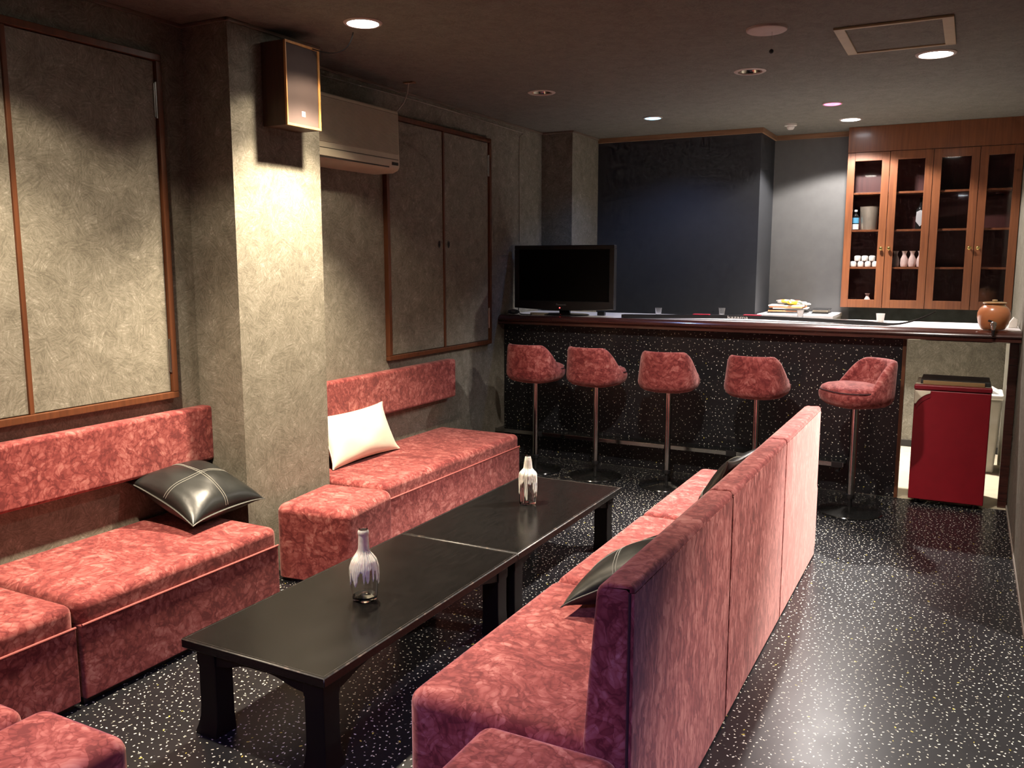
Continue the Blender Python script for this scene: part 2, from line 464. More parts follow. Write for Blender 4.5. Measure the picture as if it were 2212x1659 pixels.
# cornice strips
bm = B()
for (x0, x1, y0, y1) in ((XL, XL+.014, YN, 2.975), (XL, -2.986, 2.961, 2.975), (-3.0, -2.986, 2.961, 3.592), (XL+.014, -3.0, 3.578, 3.592),
                         (XL, XL+.014, 3.592, 6.78), (XL+.014, -2.986, 6.766, 6.78), (-3.0, -2.986, 6.78, YB)):
    box(bm, x0, x1, y0, y1, ZC-.016, ZC, .003)
struct('trim_1', bm, M['thinwood'])
bm = B()
for (x0, x1, y0, y1) in ((-3.0, -1.557, YB-.018, YB), (-1.575, -1.557, YB, YB2), (-1.557, -.955, YB2-.018, YB2)):
    box(bm, x0, x1, y0, y1, ZC-.042, ZC, .004)
struct('trim_2', bm, M['trimwood'])
struct('trim_3', box(B(), XR-.025, XR, 7.47, 7.492, 0, 1.04, .002), M['paleframe'])

# ------------------------------------------------------------------ shutters over the windows
def shutter(y0, y1, ymid, label, kind):
    z0, z1 = .916, 2.458
    t = thing('window_shutter', label, 'shutter', (XL, (y0+y1)/2, z0))
    bm = B(); w = .030; x1 = XL+.034
    box(bm, XL, x1, y0, y1, z0, z0+w, .004); box(bm, XL, x1, y0, y1, z1-w, z1, .004)
    box(bm, XL, x1, y0, y0+w, z0+w, z1-w, .004); box(bm, XL, x1, y1-w, y1, z0+w, z1-w, .004)
    obj('frame', bm, M['framewood'], t)
    for k, (a, b) in enumerate(((y0+w+.003, ymid-.011), (ymid+.011, y1-w-.003))):
        d = obj('door_panel', box(B(), XL+.001, XL+.018, a, b, z0+w+.003, z1-w-.003, .002), M['paper'], t)
        yy = b-.05 if k == 0 else a+.05
        bm = B(); lathe(bm, [(0, 0), (.011, 0), (.013, .003), (.008, .004), (.007, .001), (0, .001)], 16)
        bmesh.ops.scale(bm, verts=bm.verts, vec=(1, 2.0, 1)); bmesh.ops.rotate(bm, verts=bm.verts, matrix=Matrix.Rotation(PI/2, 3, 'Y'))
        bmesh.ops.rotate(bm, verts=bm.verts, matrix=Matrix.Rotation(PI/2, 3, 'X'))
        bmesh.ops.translate(bm, verts=bm.verts, vec=(XL+.0175, yy, 1.665))
        if kind: obj('finger_pull', bm, M['dark'], d)
        else: bm.free()
        for zh in (z0+.20, z1-.20):
            yh = a-.001 if k == 0 else b+.001
            bm = B(); box(bm, XL+.016, XL+.024, yh-.009, yh+.009, zh-.075, zh+.075, .003)
            tube(bm, [(XL+.026, yh, zh-.078), (XL+.026, yh, zh+.078)], .005, 10)
            obj('hinge', bm, M['steel'], d)
    obj('meeting_strip', box(B(), XL+.001, XL+.026, ymid-.010, ymid+.010, z0+w, z1-w, .003), M['framewood'], t)
    return t
shutter(1.39, 2.822, 2.105, 'wallpapered window shutter in a brown frame, left of the lit pillar', 0)
shutter(4.503, 5.845, 5.183, 'wallpapered window shutter in a brown frame, near the television', 1)

# ------------------------------------------------------------------ seating
ZT = .384
def bench(y0, y1, label):
    x0, xf = XL+.004, -2.646
    t = thing('wall_bench', label, 'bench', ((x0+xf)/2, (y0+y1)/2, 0), group='velvet benches along the wall')
    obj('plinth', box(B(), x0, xf-.03, y0+.012, y1-.012, 0, .026), M['dark'], t)
    obj('base', box(B(), x0, xf, y0+.004, y1-.004, .026, .298, .006, 2), M['velvet'], t)
    obj('piping', tube(B(), [(xf, y0+.006, .299), (xf, y1-.006, .299)], .0045, 8), M['pipe'], t)
    bm = box(B(), x0, xf-.003, y0+.003, y1-.003, .300, ZT, .034, 5, only=lambda c: c.z > .31)
    obj('seat_cushion', bm, M['velvet'], t)
    return t
bench(.60, 1.808, 'red crushed velvet bench at the far left picture edge')
bench(1.820, 2.800, 'red crushed velvet bench under the black leather pillow, left of the pillar')
bench(3.592, 5.142, 'long red crushed velvet bench under the cream pillow, right of the pillar')

def pad(y0, y1, z0, z1, label):
    o = obj('padded_wall_board', box(B(), XL, XL+.075, y0, y1, z0, z1, .018, 4), M['velvet'], loc=(XL, (y0+y1)/2, z0))
    return tag(o, label, 'backrest cushion', 'padded boards above the benches')
pad(.62, 2.985, .590, .858, 'red velvet wall backrest strip with dark shaded end beside the pillar, above the black pillow')
pad(3.584, 5.24, .588, .860, 'red velvet wall backrest strip above the cream pillow')

def ottoman(x0, x1, y0, y1, label, rz=0):
    cx, cy = (x0+x1)/2, (y0+y1)/2
    t = thing('ottoman', label, 'ottoman', (cx, cy, 0), (0, 0, rz), 'velvet ottomans')
    a, b = (x1-x0)/2, (y1-y0)/2
    obj('base', box(B(), -a+.02, a-.02, -b+.02, b-.02, 0, .020), M['dark'], t, local=True)
    bm = box(B(), -a, a, -b, b, .020, ZT, .045, 6, only=lambda c: c.z > .03 )
    obj('seat', bm, M['velvet'], t, local=True)
    return t
ottoman(-2.945, -2.535, 3.085, 3.535, 'red velvet ottoman standing against the pillar, beyond the near table', math.radians(7))
ottoman(-1.035, -.652, 1.385, 1.812, 'velvet ottoman against the near end of the sofa, at the bottom edge')
ottoman(-2.112, -1.772, .93, 1.338, 'purple-tinged velvet ottoman in the bottom left corner before the table')
ottoman(-2.56, -2.132, .87, 1.300, 'velvet ottoman cut by the left picture edge, mostly hidden by its neighbour')

# sofa of three units, backs to the aisle
XF, XB = -1.285, -.639
def arc(cx, cz, r, a0, a1, n=6):
    return [(cx+r*math.cos(math.radians(a0+(a1-a0)*i/n)), cz+r*math.sin(math.radians(a0+(a1-a0)*i/n))) for i in range(n+1)]
def sofa_unit(y0, y1, label, ext=0):
    t = thing('sofa_unit', label, 'sofa', ((XF+XB)/2, (y0+y1)/2, 0), group='sofa units in a row')
    bm = box(B(), XF, XB-.10, y0+.003, y1-.003+ext, .012, ZT+.012, .04, 5, only=lambda c: c.z > .1 and not (c.x > XB-.2))
    if ext: box(bm, XB-.16, XB-.004, y1-.04, y1+ext, .012, ZT+.004, .03, 4)
    obj('seat', bm, M['velvet'], t)
    pts = [(XB-.012, .012), (XB-.012, .787), (XB-.001, .787)] + arc(XB-.018, .789, .017, 0, 75, 4) + arc(XB-.060, .768, .036, 75, 170, 7) + \
          [(XB-.112, .58), (XB-.122, .44), (XB-.126, .385), (XB-.126, .012)]
    bm = prism(B(), pts, 'y', y0+.003, y1-.003, .010, 3)
    obj('backrest', bm, M['velvet'], t)
    obj('rear_panel', box(B(), XB-.0115, XB, y0+.006, y1-.006, .008, .786, .005, 2), M['velvet_back'], t)
    for yy in (y0+.004, y1-.004):
        obj('piping', tube(B(), [(XB-.011, yy, .012), (XB-.011, yy, .785)], .0035, 6), M['seam'], t)
    return t
sofa_unit(1.817, 2.772, 'nearest unit of the pink velvet sofa, beside the speckled aisle')
sofa_unit(2.775, 3.712, 'middle unit of the pink velvet sofa, between the two other units')
sofa_unit(3.715, 4.660, 'farthest unit of the pink velvet sofa, toward the bar stools', .07)

# ------------------------------------------------------------------ tables
def table(y0, y1, label):
    x0, x1, zt = -2.196, -1.602, .335
    t = thing('low_table', label, 'table', ((x0+x1)/2, (y0+y1)/2, 0), group='black low tables')
    obj('tabletop', box(B(), x0, x1, y0, y1, zt-.032, zt, .0035, 1, mi=1), [M['lacquer'], M['worn']], t)
    bm = B(); i = .010
    for p in (((x0+i, y0+i), (x1-i, y0+i)), ((x1-i, y0+i), (x1-i, y1-i)), ((x1-i, y1-i), (x0+i, y1-i)), ((x0+i, y1-i), (x0+i, y0+i))):
        tube(bm, [(*p[0], zt-.0004), (*p[1], zt-.0004)], .0010, 6)
    obj('rim_line', bm, M['worn'], t)
    ins, lw = .035, .076
    def scallop(a, b, zb):      # board profile along one side
        L = b-a; pts = [(a, zb), (b, zb), (b, zb-.068)]
        n = 22; und = []
        for k in range(n+1):
            u = k/n; e = min(u, 1-u)*L
            if e < .035: d = .068
            elif e < .075: d = .060+.006*math.cos((e-.035)/.04*PI)
            else: d = .054-.026*smooth01(.075, .20, e)
            und.append((b-u*L, zb-d))
        return pts[:2]+und
    bm = B(); zb = zt-.032
    prism(bm, scallop(x0+ins+.02, x1-ins-.02, zb), 'y', y0+ins+.004, y0+ins+.022)
    prism(bm, scallop(x0+ins+.02, x1-ins-.02, zb), 'y', y1-ins-.022, y1-ins-.004)
    prism(bm, scallop(y0+ins+.02, y1-ins-.02, zb), 'x', x0+ins+.004, x0+ins+.022)
    prism(bm, scallop(y0+ins+.02, y1-ins-.02, zb), 'x', x1-ins-.022, x1-ins-.004)
    obj('apron', bm, M['leg'], t, angle=30)
    for sx in (-1, 1):
        for sy in (-1, 1):
            ox = x0+ins if sx < 0 else x1-ins; oy = y0+ins if sy < 0 else y1-ins
            bm = B(); rings = []
            for z, f in ((0, .014), (.010, .014), (.03, .008), (.06, .002), (.10, 0), (zb-.07, 0), (zb-.06, .004), (zb, .004)):
                a, b = ox+sx*f, ox-sx*(lw+f*.2); c, d = oy+sy*f, oy-sy*(lw+f*.2)
                rings.append([bm.verts.new(q) for q in ((a, c, z), (b, c, z), (b, d, z), (a, d, z))])
            bridge(bm, rings, 4); bm.faces.new(rings[0]); bm.faces.new(rings[-1])
            bmesh.ops.recalc_face_normals(bm, faces=bm.faces)
            bmesh.ops.bevel(bm, geom=[e for e in bm.edges if abs(e.verts[0].co.z-e.verts[1].co.z) > .004], offset=.005, segments=2, profile=.5, affect='EDGES')
            obj('leg', bm, M['leg'], t, angle=30)
    return t
table(1.858, 3.098, 'black low table nearest the camera, under the round wax-dripped bottle')
table(3.100, 4.315, 'black low table farther back, under the square wax-dripped bottle')

# ------------------------------------------------------------------ pillows
def pillow_bm(a, b, th, n=28, pinch=.11, sag=0.0, seed=1, both=True):
    rs = random.Random(seed); ph = [rs.uniform(0, 6.28) for _ in range(6)]
    bm = B(); rows = {}
    def shape(u, v, s):
        x = u*a*(1-pinch*(1-v*v)*u*u); y = v*b*(1-pinch*(1-u*u)*v*v)
        k = max(0, (1-u**2))*max(0, (1-v**2)); z = s*th*k**.48
        z += s*.006*k*math.sin(5*u+ph[0])*math.cos(6*v+ph[1])
        z += .010*(abs(u*v)**3)*math.sin(3*u+ph[2]+2*v)
        return Vector((x, y, z - sag*(u*u+v*v)))
    for s in (1, -1):
        g = [[None]*(n+1) for _ in range(n+1)]
        for i in range(n+1):
            for j in range(n+1):
                u = math.sin((i/n*2-1)*PI/2); v = math.sin((j/n*2-1)*PI/2)
                edge = i in (0, n) or j in (0, n)
                if s == -1 and edge: g[i][j] = rows[(i, j)]
                else:
                    g[i][j] = bm.verts.new(shape(u, v, s))
                    if edge: rows[(i, j)] = g[i][j]
        for i in range(n):
            for j in range(n):
                q = [g[i][j], g[i+1][j], g[i+1][j+1], g[i][j+1]]
                bm.faces.new(q if s == 1 else q[::-1])
    outline = []
    for k in range(4*n):
        side, m = divmod(k, n); w = math.sin((m/n*2-1)*PI/2)
        u, v = ((w, -1), (1, w), (-w, 1), (-1, -w))[side]
        outline.append(shape(u, v, 0))
    return bm, shape, outline

def black_pillow(label, loc, rot, half, th, seed):
    t = thing('leather_pillow', label, 'pillow', loc, rot, 'black leather pillows')
    bm, shape, out = pillow_bm(half[0], half[1], th, seed=seed)
    cov = obj('cover', bm, M['leather'], t, local=True, angle=80)
    bm = B(); n = len(out)
    rings = []
    for k, p in enumerate(out):
        d = (p-Vector((0, 0, p.z))).normalized()
        q = p+d*.007
        rings.append([bm.verts.new(p+Vector((0, 0, .003))), bm.verts.new(q+Vector((0, 0, .0012))), bm.verts.new(q-Vector((0, 0, .0012))), bm.verts.new(p-Vector((0, 0, .003)))])
    rings.append(rings[0]); bridge(bm, rings, 4)
    obj('edge_seam', bm, M['seam_leather'], t, local=True)
    bm = B()
    for off in (-.028, .028):
        for ax in (0, 1):
            pts = []
            for k in range(33):
                w = -.985+1.97*k/32
                u, v = (w, off) if ax == 0 else (off, w)
                pts.append(shape(u, v, 1)+Vector((0, 0, .0008)))
            tube(bm, pts, .0012, 5)
    obj('stitching', bm, M['stitch'], t, local=True)
    return t
black_pillow('black leather pillow with cross stitching, lying on the left wall bench', (-3.068, 2.733, .512), (.03, math.radians(20), .03), (.21, .215), .092, 1)
black_pillow('black leather pillow leaning on the nearest sofa unit', (-.95, 2.70, .515), (math.radians(-5), math.radians(-30), math.radians(6)), (.205, .215), .075, 5)
black_pillow('black leather pillow with one corner poking above the middle sofa unit back', (-.84, 3.49, .59), (0, math.radians(-65), math.radians(-6)), (.205, .205), .075, 9)

t = thing('satin_pillow', 'cream satin pillow leaning on the wall behind the pillar', 'pillow', (-3.155, 4.035, .533), (0, math.radians(66), math.radians(0)))
bm, shape, out = pillow_bm(.155, .315, .075, pinch=.10, seed=3)
obj('cover', bm, M['linen'], t, local=True, angle=80)
obj('edge_seam', tube(B(), out, .003, 6, closed=True), M['linen'], t, local=True)

# ------------------------------------------------------------------ bottles on the tables
def bottle_glass(prof, seg=48, inner=.0035, sec=None):
    """outer and inner skin of a hollow bottle; sec(r, z, angle) may square the plan"""
    bm = B()
    inn = [(max(0, r-inner), z) for r, z in prof if r > 0 and z > .008]
    full = prof + [(prof[-1][0]-inner*.5, prof[-1][1]+.001)] + inn[::-1][1:] + [(inn[0][0]*.8, .011), (.012, .026), (0, .028)]
    rings = []
    for r, z in full:
        if r < 1e-6: rings.append([bm.verts.new((0, 0, z))])
        else:
            ring = []
            for i in range(seg):
                a = 2*PI*i/seg; k = sec(r, z, a) if sec else r
                ring.append(bm.verts.new((k*math.cos(a), k*math.sin(a), z)))
            rings.append(ring)
    bridge(bm, rings, seg); return bm
def radius_at(prof, z):
    for (r0, z0), (r1, z1) in zip(prof, prof[1:]):
        if z0 <= z <= z1 and z1 > z0: return r0+(r1-r0)*(z-z0)/(z1-z0)
    return prof[-1][0]
def wax_coat(prof, top, lo, hi, seed, sec=None, seg=120, bump=.0012):
    rs = random.Random(seed); bm = B()
    lim = []
    drips = [(rs.randrange(seg), rs.uniform(lo, hi), rs.choice((1, 1, 2, 2, 3))) for _ in range(46)]
    for i in range(seg):
        z = hi+.01*math.sin(i*.3)
        for c, zz, w in drips:
            d = min((i-c) % seg, (c-i) % seg)
            if d <= w: z = min(z, zz+(d/w)**2*.01)
        lim.append(z)
    n = 40; cols = []
    for i in range(seg):
        a = 2*PI*i/seg; col = []
        for k in range(n+1):
            f = k/n; z = top+(lim[i]-top)*f
            r = radius_at(prof, z); r = sec(r, z, a) if sec else r
            off = .0016+bump*(.5+.5*math.sin(i*1.7+k*.35))*(1 if z < .16 else .5)
            if k in (0, n): off = .0002
            col.append(bm.verts.new(((r+off)*math.cos(a), (r+off)*math.sin(a), z)))
        cols.append(col)
    for i in range(seg):
        A, Bc = cols[i], cols[(i+1) % seg]
        if abs(lim[i]-lim[(i+1) % seg]) > .045: continue
        for k in range(n): bm.faces.new((A[k], Bc[k], Bc[k+1], A[k+1]))
    return bm
P1 = [(0, .006), (.020, .003), (.038, 0), (.0435, .004), (.046, .02), (.0495, .06), (.0515, .10), (.0505, .125), (.044, .150), (.032, .168), (.022, .178), (.0185, .186), (.0172, .21), (.0160, .243), (.0180, .246), (.0182, .256), (.0165, .259), (.0158, .267)]
t = thing('wine_bottle', 'clear round wine bottle coated in dripped white wax, on the near table', 'bottle', (-1.866, 2.400, .3352))
obj('glass_body', bottle_glass(P1), M['glass'], t, local=True)
obj('wax_drips', wax_coat(P1, .262, .055, .125, 4), M['wax'], t, local=True)
P2 = [(0, .004), (.03, .002), (.039, 0), (.0415, .004), (.0415, .152), (.0385, .163), (.026, .176), (.0205, .184), (.0185, .20), (.0150, .228), (.0125, .236), (.0125, .247)]
def sq(r, z, a):
    k = smooth01(.19, .15, z) if z > .15 else 1
    c, s_ = abs(math.cos(a)), abs(math.sin(a))
    oct_ = min(1/max(c, s_, 1e-6), 1.24/max((c+s_)*.94, 1e-6))
    return r*((1-k)+k*oct_)
t = thing('square_bottle', 'clear square bottle crusted with dripped wax, on the farther table', 'bottle', (-1.907, 3.795, .3352), (0, 0, math.radians(12)))
obj('glass_body', bottle_glass(P2, sec=sq), M['glass'], t, local=True)
obj('wax_drips', wax_coat(P2, .244, .012, .115, 8, sec=sq, bump=.0022), M['wax'], t, local=True)

# ------------------------------------------------------------------ bar
t = thing('bar_counter', 'long bar counter with black speckled front and white top', 'counter', (-1.5, 6.4, 0))
obj('front_panel', box(B(), XL+.002, -.356, 6.102, 6.13, 0, 1.06), M['barfront'], t)
obj('end_post', box(B(), -.356, -.334, 6.096, 6.150, 0, 1.06, .003), M['framewood'], t)
nose = [(5.998, 1.062), (6.006, 1.056), (6.10, 1.056), (6.10, 1.118), (6.12, 1.118), (6.12, 1.1275)] + [(6.05, 1.1305), (6.022, 1.126), (6.004, 1.112), (5.996, 1.094), (6.004, 1.084), (6.010, 1.0815), (5.999, 1.078)]
obj('wooden_edge', prism(B(), nose, 'x', XL+.001, XR-.002), M['nosing'], t, angle=50)
obj('white_top', box(B(), XL+.001, XR-.002, 6.10, 6.74, 1.085, 1.127, .003), M['white_lam'], t)
obj('under_board', box(B(), XL+.001, XR-.002, 6.135, 6.70, 1.062, 1.0845), M['nosing'], t)
obj('side_panel', box(B(), -3.22, -3.18, 6.14, 6.68, 0, 1.06), M['dark'], t)
obj('support_post', box(B(), XR-.055, XR-.004, 6.145, 6.19, 0, 1.06, .003), M['nosing'], t)

t = thing('footrest', 'black footrest ledge with metal nosing along the speckled bar front', 'footrest', (-1.9, 6.02, .2))
obj('ledge', box(B(), XL+.002, -.655, 5.952, 6.100, .200, .226, .003), M['blackgloss'], t)
obj('nosing', box(B(), XL+.002, -.66, 5.944, 5.9525, .202, .232, .003, 2), M['chrome'], t)
for x in (-2.9, -1.40, -.70):
    obj('bracket', box(B(), x-.014, x+.014, 5.96, 6.10, .165, .2005, .004), M['black'], t)
    obj('bracket_clip', box(B(), x-.035, x+.035, 5.9375, 5.9438, .198, .236, .002), M['black'], t)

def stool_parts(t):
    NA = 72
    def plan(a, n=2.7, hw=.203, hd=.200):
        c, s = abs(math.sin(a)), abs(math.cos(a))
        return ((c/hw)**n+(s/hd)**n)**(-1/n)
    bm = B(); cols = []
    for i in range(NA):
        a = 2*PI*i/NA; tb = -math.cos(a); R = plan(a)
        h = .758+.190*smooth01(-.30, .70, tb)
        prof = [(.25, .668), (.55, .667), (.80, .680), (.93, .700), (.985, .722), (1.0, .742)]
        pts = [(f*R, z, 0) for f, z in prof]
        for k in (.2, .45, .7, .9): pts.append((R*(1-.0*k), .742+(h-.742)*k, 1))
        pts += [(R-.006, h, 1), (R-.018, h+.007, 1), (R-.032, h+.004, 1), (R-.042, h-.008, 1)]
        for k in (.3, .6, .9): pts.append((R-.046-.012*k*smooth01(0, .6, tb), (h-.008)+(.770-h+.008)*k if h > .78 else .752, 1))
        pts.append((R*.5, .755, 1))
        col = []
        for r, z, _ in pts:
            k = max(0, (z-.742)/.20)
            x = r*math.sin(a)*(1-.13*k); y = r*math.cos(a)*(1-.02*k) - .030*k*max(0, tb)
            col.append(bm.verts.new((x, y, z)))
        cols.append(col)
    m = len(cols[0])
    for i in range(NA):
        A, Bc = cols[i], cols[(i+1) % NA]
        for k in range(m-1): bm.faces.new((A[k], Bc[k], Bc[k+1], A[k+1]))
    bm.faces.new([c[0] for c in cols][::-1]); bm.faces.new([c[-1] for c in cols])
    obj('seat_shell', bm, M['velvet'], t, local=True, angle=70)
    bm = B(); rings = []
    def cf(a): return .955-.30*smooth01(-.25, .75, -math.cos(a))
    for f, z in ((.9, .756), (1.0, .760), (1.0, .775), (.965, .790), (.85, .802), (.6, .812), (.3, .816), (0, .817)):
        if f == 0: rings.append([bm.verts.new((0, .015, z))])
        else: rings.append([bm.verts.new((math.sin(2*PI*i/NA)*plan(2*PI*i/NA)*cf(2*PI*i/NA)*f, math.cos(2*PI*i/NA)*plan(2*PI*i/NA)*cf(2*PI*i/NA)*f+.0, z)) for i in range(NA)])
    bridge(bm, rings, NA)
    cu = obj('seat_cushion', bm, M['velvet'], t, local=True, angle=70)
    pts = [(math.sin(2*PI*i/NA)*plan(2*PI*i/NA)*cf(2*PI*i/NA)*1.005, math.cos(2*PI*i/NA)*plan(2*PI*i/NA)*cf(2*PI*i/NA)*1.005, .770) for i in range(NA)]
    obj('piping', tube(B(), pts, .004, 6, closed=True), M['seam'], cu, local=True)
    obj('pole', lathe(B(), [(0, .10), (.0225, .10), (.0225, .655), (.06, .660), (.06, .669), (0, .669)], 28), M['chrome'], t, local=True)
    obj('collar', lathe(B(), [(0, .030), (.013, .030), (.013, .085), (.026, .088), (.027, .112), (.0226, .116)], 24), M['black'], t, local=True)
    obj('base', lathe(B(), [(0, 0), (.188, 0), (.192, .004), (.188, .010), (.13, .020), (.07, .027), (.04, .034), (.014, .036), (0, .036)], 56), M['blackgloss'], t, local=True)
st = [(-2.800, 5.700, -6, 'red velvet bar stool nearest the television, first from the left wall'),
      (-2.322, 5.715, -9, 'red velvet bar stool, second from the left wall at the speckled bar'),
      (-1.780, 5.690, 3, 'red velvet bar stool in the middle of the five at the bar'),
      (-1.185, 5.690, -3, 'red velvet bar stool with its back to us, beside the one turned sideways'),
      (-.573, 5.610, 129, 'red velvet bar stool turned sideways showing its seat, nearest the red fridge')]
s0 = thing('bar_stool', st[0][3], 'stool', (st[0][0], st[0][1], 0), (0, 0, math.radians(st[0][2])), 'bar stools along the counter')
stool_parts(s0)
for x, y, a, l in st[1:]: dup(s0, (x, y, 0), (0, 0, math.radians(a)), l)

# television
ZK = 1.1272
t = thing('television', 'black flat television switched off with a red standby light, on the bar', 'television', (-2.815, 6.22, ZK), (0, 0, 0))
x0, x1, z0, z1, yf = -3.238, -2.388, 1.178, 1.672, 6.195
bm = B(); w = .040
box(bm, x0, x1, yf, yf+.055, z1-w*.8, z1, .006); box(bm, x0, x0+w, yf, yf+.055, z0+.06, z1-w*.8, .003); box(bm, x1-w, x1, yf, yf+.055, z0+.06, z1-w*.8, .003)
n = 14; pts = [(x0, z0+.062), (x1, z0+.062)] + [(x1-(x1-x0)*k/n, z0-.012*math.sin(PI*k/n)) for k in range(n+1)]
prism(bm, pts, 'y', yf, yf+.055, .004)
box(bm, x0+.02, x1-.02, yf+.03, yf+.10, z0+.03, z1-.03, .02)
hs = obj('housing', bm, M['black'], t)
obj('screen', box(B(), x0+w-.002, x1-w+.002, yf+.006, yf+.028, z0+.058, z1-w*.8+.002), M['tvscreen'], t)
bm = text_bm('Panasonic', .022); bmesh.ops.rotate(bm, verts=bm.verts, matrix=Matrix.Rotation(PI/2, 3, 'X')); bmesh.ops.translate(bm, verts=bm.verts, vec=(-2.826, yf-.0008, z0+.033))
obj('lettering', bm, M['letterdim'], t, smooth=False)
bm = B(); lathe(bm, [(0, -.0016), (.0045, -.0012), (.0045, .001), (0, .001)], 12); bmesh.ops.rotate(bm, verts=bm.verts, matrix=Matrix.Rotation(-PI/2, 3, 'X')); bmesh.ops.translate(bm, verts=bm.verts, vec=(-2.838, yf-.001, z0+.008))
obj('standby_light', bm, M['led'], t)
bm = B()
lip = [(x1-.26, yf-.003, z0-.006), (x1-.13, yf-.003, z0-.001), (x1-.004, yf-.003, z0+.006)]
tube(bm, lip, .0016, 6); obj('bottom_trim', bm, M['steel'], t)
bm = box(B(), -2.86, -2.77, 6.215, 6.255, ZK+.012, z0+.05, .006)
lathe(bm, [(0, 0), (.20, 0), (.205, .006), (.19, .012), (.05, .018), (0, .018)], 40, (-2.815, 6.235, ZK))
for v in bm.verts:
    if v.co.z < ZK+.02 : v.co.y = 6.245+(v.co.y-6.235)*.58
obj('stand', bm, M['blackgloss'], t)

def cable(name, pts, r, m, label, cat='cable'):
    c = Vector(pts[0]); o = obj(name, tube(B(), pts, r, 6), m, loc=tuple(c)); return tag(o, label, cat)
cable('power_cable', bez((-3.19, 6.30, ZK+.20), (-3.25, 6.22, ZK-.02), (-3.20, 6.14, ZK+.004), (-3.05, 6.13, ZK+.004), 14), .0035, M['bcable'], 'black cable looping down beside the television stand')
o = obj('power_adapter', box(B(), -2.565, -2.505, 6.30, 6.335, ZK, ZK+.032, .004), M['black'], loc=(-2.535, 6.317, ZK)); tag(o, 'small black power adapter beside the right end of the television', 'adapter')
o = obj('paper_strip', box(B(), -3.08, -2.93, 6.16, 6.19, ZK, ZK+.018, .002), M['cream'], loc=(-3.0, 6.175, ZK)); tag(o, 'yellowish folded paper lying under the television', 'paper')
bm = B(); rs = random.Random(4)
bmesh.ops.create_icosphere(bm, subdivisions=3, radius=1)
for v in bm.verts:
    k = 1+.25*math.sin(v.co.x*7+1)*math.cos(v.co.y*6)
    v.co = Vector((-3.215+v.co.x*.045*k, 6.135+v.co.y*.03*k, ZK+.0215+v.co.z*.0212))
o = obj('plastic_bag', bm, plain('blue_grey_plastic', (.07, .08, .10), .3), loc=(-3.215, 6.135, ZK)); tag(o, 'crumpled grey plastic bag under the left end of the television', 'bag')

# small glasses on the counter
def shot_glass(label, x, y, g):
    prof = [(0, 0), (.0185, 0), (.0195, .002), (.0265, .062), (.0272, .0635), (.0255, .0635), (.0250, .060), (.0185, .014), (.012, .011), (0, .011)]
    o = obj('shot_glass', lathe(B(), prof, 32), M[g]); o.location = (x, y, ZK)
    return tag(o, label, 'glass', 'small glasses on the bar')
shot_glass('small clear shot glass on the bar, nearest the television', -2.128, 6.487, 'cloudy')
shot_glass('small clear shot glass behind the white lettering of the ski', -1.688, 6.70, 'cloudy')
shot_glass('small clear shot glass in front of the stacked magazines', -1.095, 6.66, 'cloudy')
prof = [(0, 0), (.021, 0), (.023, .004), (.029, .058), (.030, .060), (.0275, .060), (.026, .054), (.019, .008), (0, .008)]
o = obj('porcelain_cup', lathe(B(), prof, 32), M['porcelain']); o.location = (-.537, 6.54, ZK); tag(o, 'small white porcelain cup on the bar, below the glass cabinet', 'cup')

# ski with an upturned tip
t = thing('ski', 'black ski with an upturned tip lying along the white bar top', 'ski', (-1.3, 6.3, ZK))
tail, tip = Vector((-2.30, 6.10, 0)), Vector((-.34, 6.16, 0))
bm = B(); N = 60; rings = []; path = []
for k in range(N+1):
    u = k/N
    x = -2.295+u*2.115
    y = 6.115+.21*math.sin(PI*min(1, u/.93))**1.0*1.0 if u < .93 else 6.115
    y = 6.155+.11*math.sin(PI*min(1, u))
    z = .0022+.011*math.sin(PI*min(1, u/.88))**2
    if u > .86: z += .098*((u-.86)/.14)**2.0
    wd = .036-.026*smooth01(.78, .93, u)-.004*smooth01(.93, 1, u)
    path.append((x, y, z, wd))
wd0 = .036; TH = .024
for x, y, z, wd in path:
    rings.append([bm.verts.new((x, y-wd, ZK+z)), bm.verts.new((x, y+wd, ZK+z)), bm.verts.new((x, y+wd, ZK+z+TH*min(1, wd/.036*.8+.2))), bm.verts.new((x, y-wd, ZK+z+TH*min(1, wd/.036*.8+.2)))])
bridge(bm, rings, 4); bm.faces.new(rings[0]); bm.faces.new(rings[-1])
obj('body', bm, M['ski_black'], t)
def ski_at(x):
    k = min(range(N+1), key=lambda i: abs(path[i][0]-x)); return path[k]
for xa in (-1.72, -1.36):
    x, y, z, wd = ski_at(xa)
    obj('binding_plate', box(B(), xa-.06, xa+.06, y-.02, y+.03, ZK+z+TH-.0005, ZK+z+TH+.006, .002), M['ski_red'], t)
bm = text_bm('kazama', .030, .0004, 1.05); bmesh.ops.rotate(bm, verts=bm.verts, matrix=Matrix.Rotation(PI/2, 3, 'X'))
for ax, L in ((0, .142), (2, .0195)):
    q = [v.co[ax] for v in bm.verts]; lo, hi = min(q), max(q)
    for v in bm.verts: v.co[ax] = ((v.co[ax]-lo)/(hi-lo)-.5)*L
for v in bm.verts:
    xx = -1.452+v.co.x; u = (xx-path[0][0])/(path[-1][0]-path[0][0])*N; k = min(N-1, int(u)); f = u-k
    yy = path[k][1]+(path[k+1][1]-path[k][1])*f-wd0; zz = path[k][2]+(path[k+1][2]-path[k][2])*f
    v.co = Vector((xx, yy+v.co.y-.0006, ZK+zz+TH/2+v.co.z))
obj('lettering', bm, M['letter'], t, smooth=False)

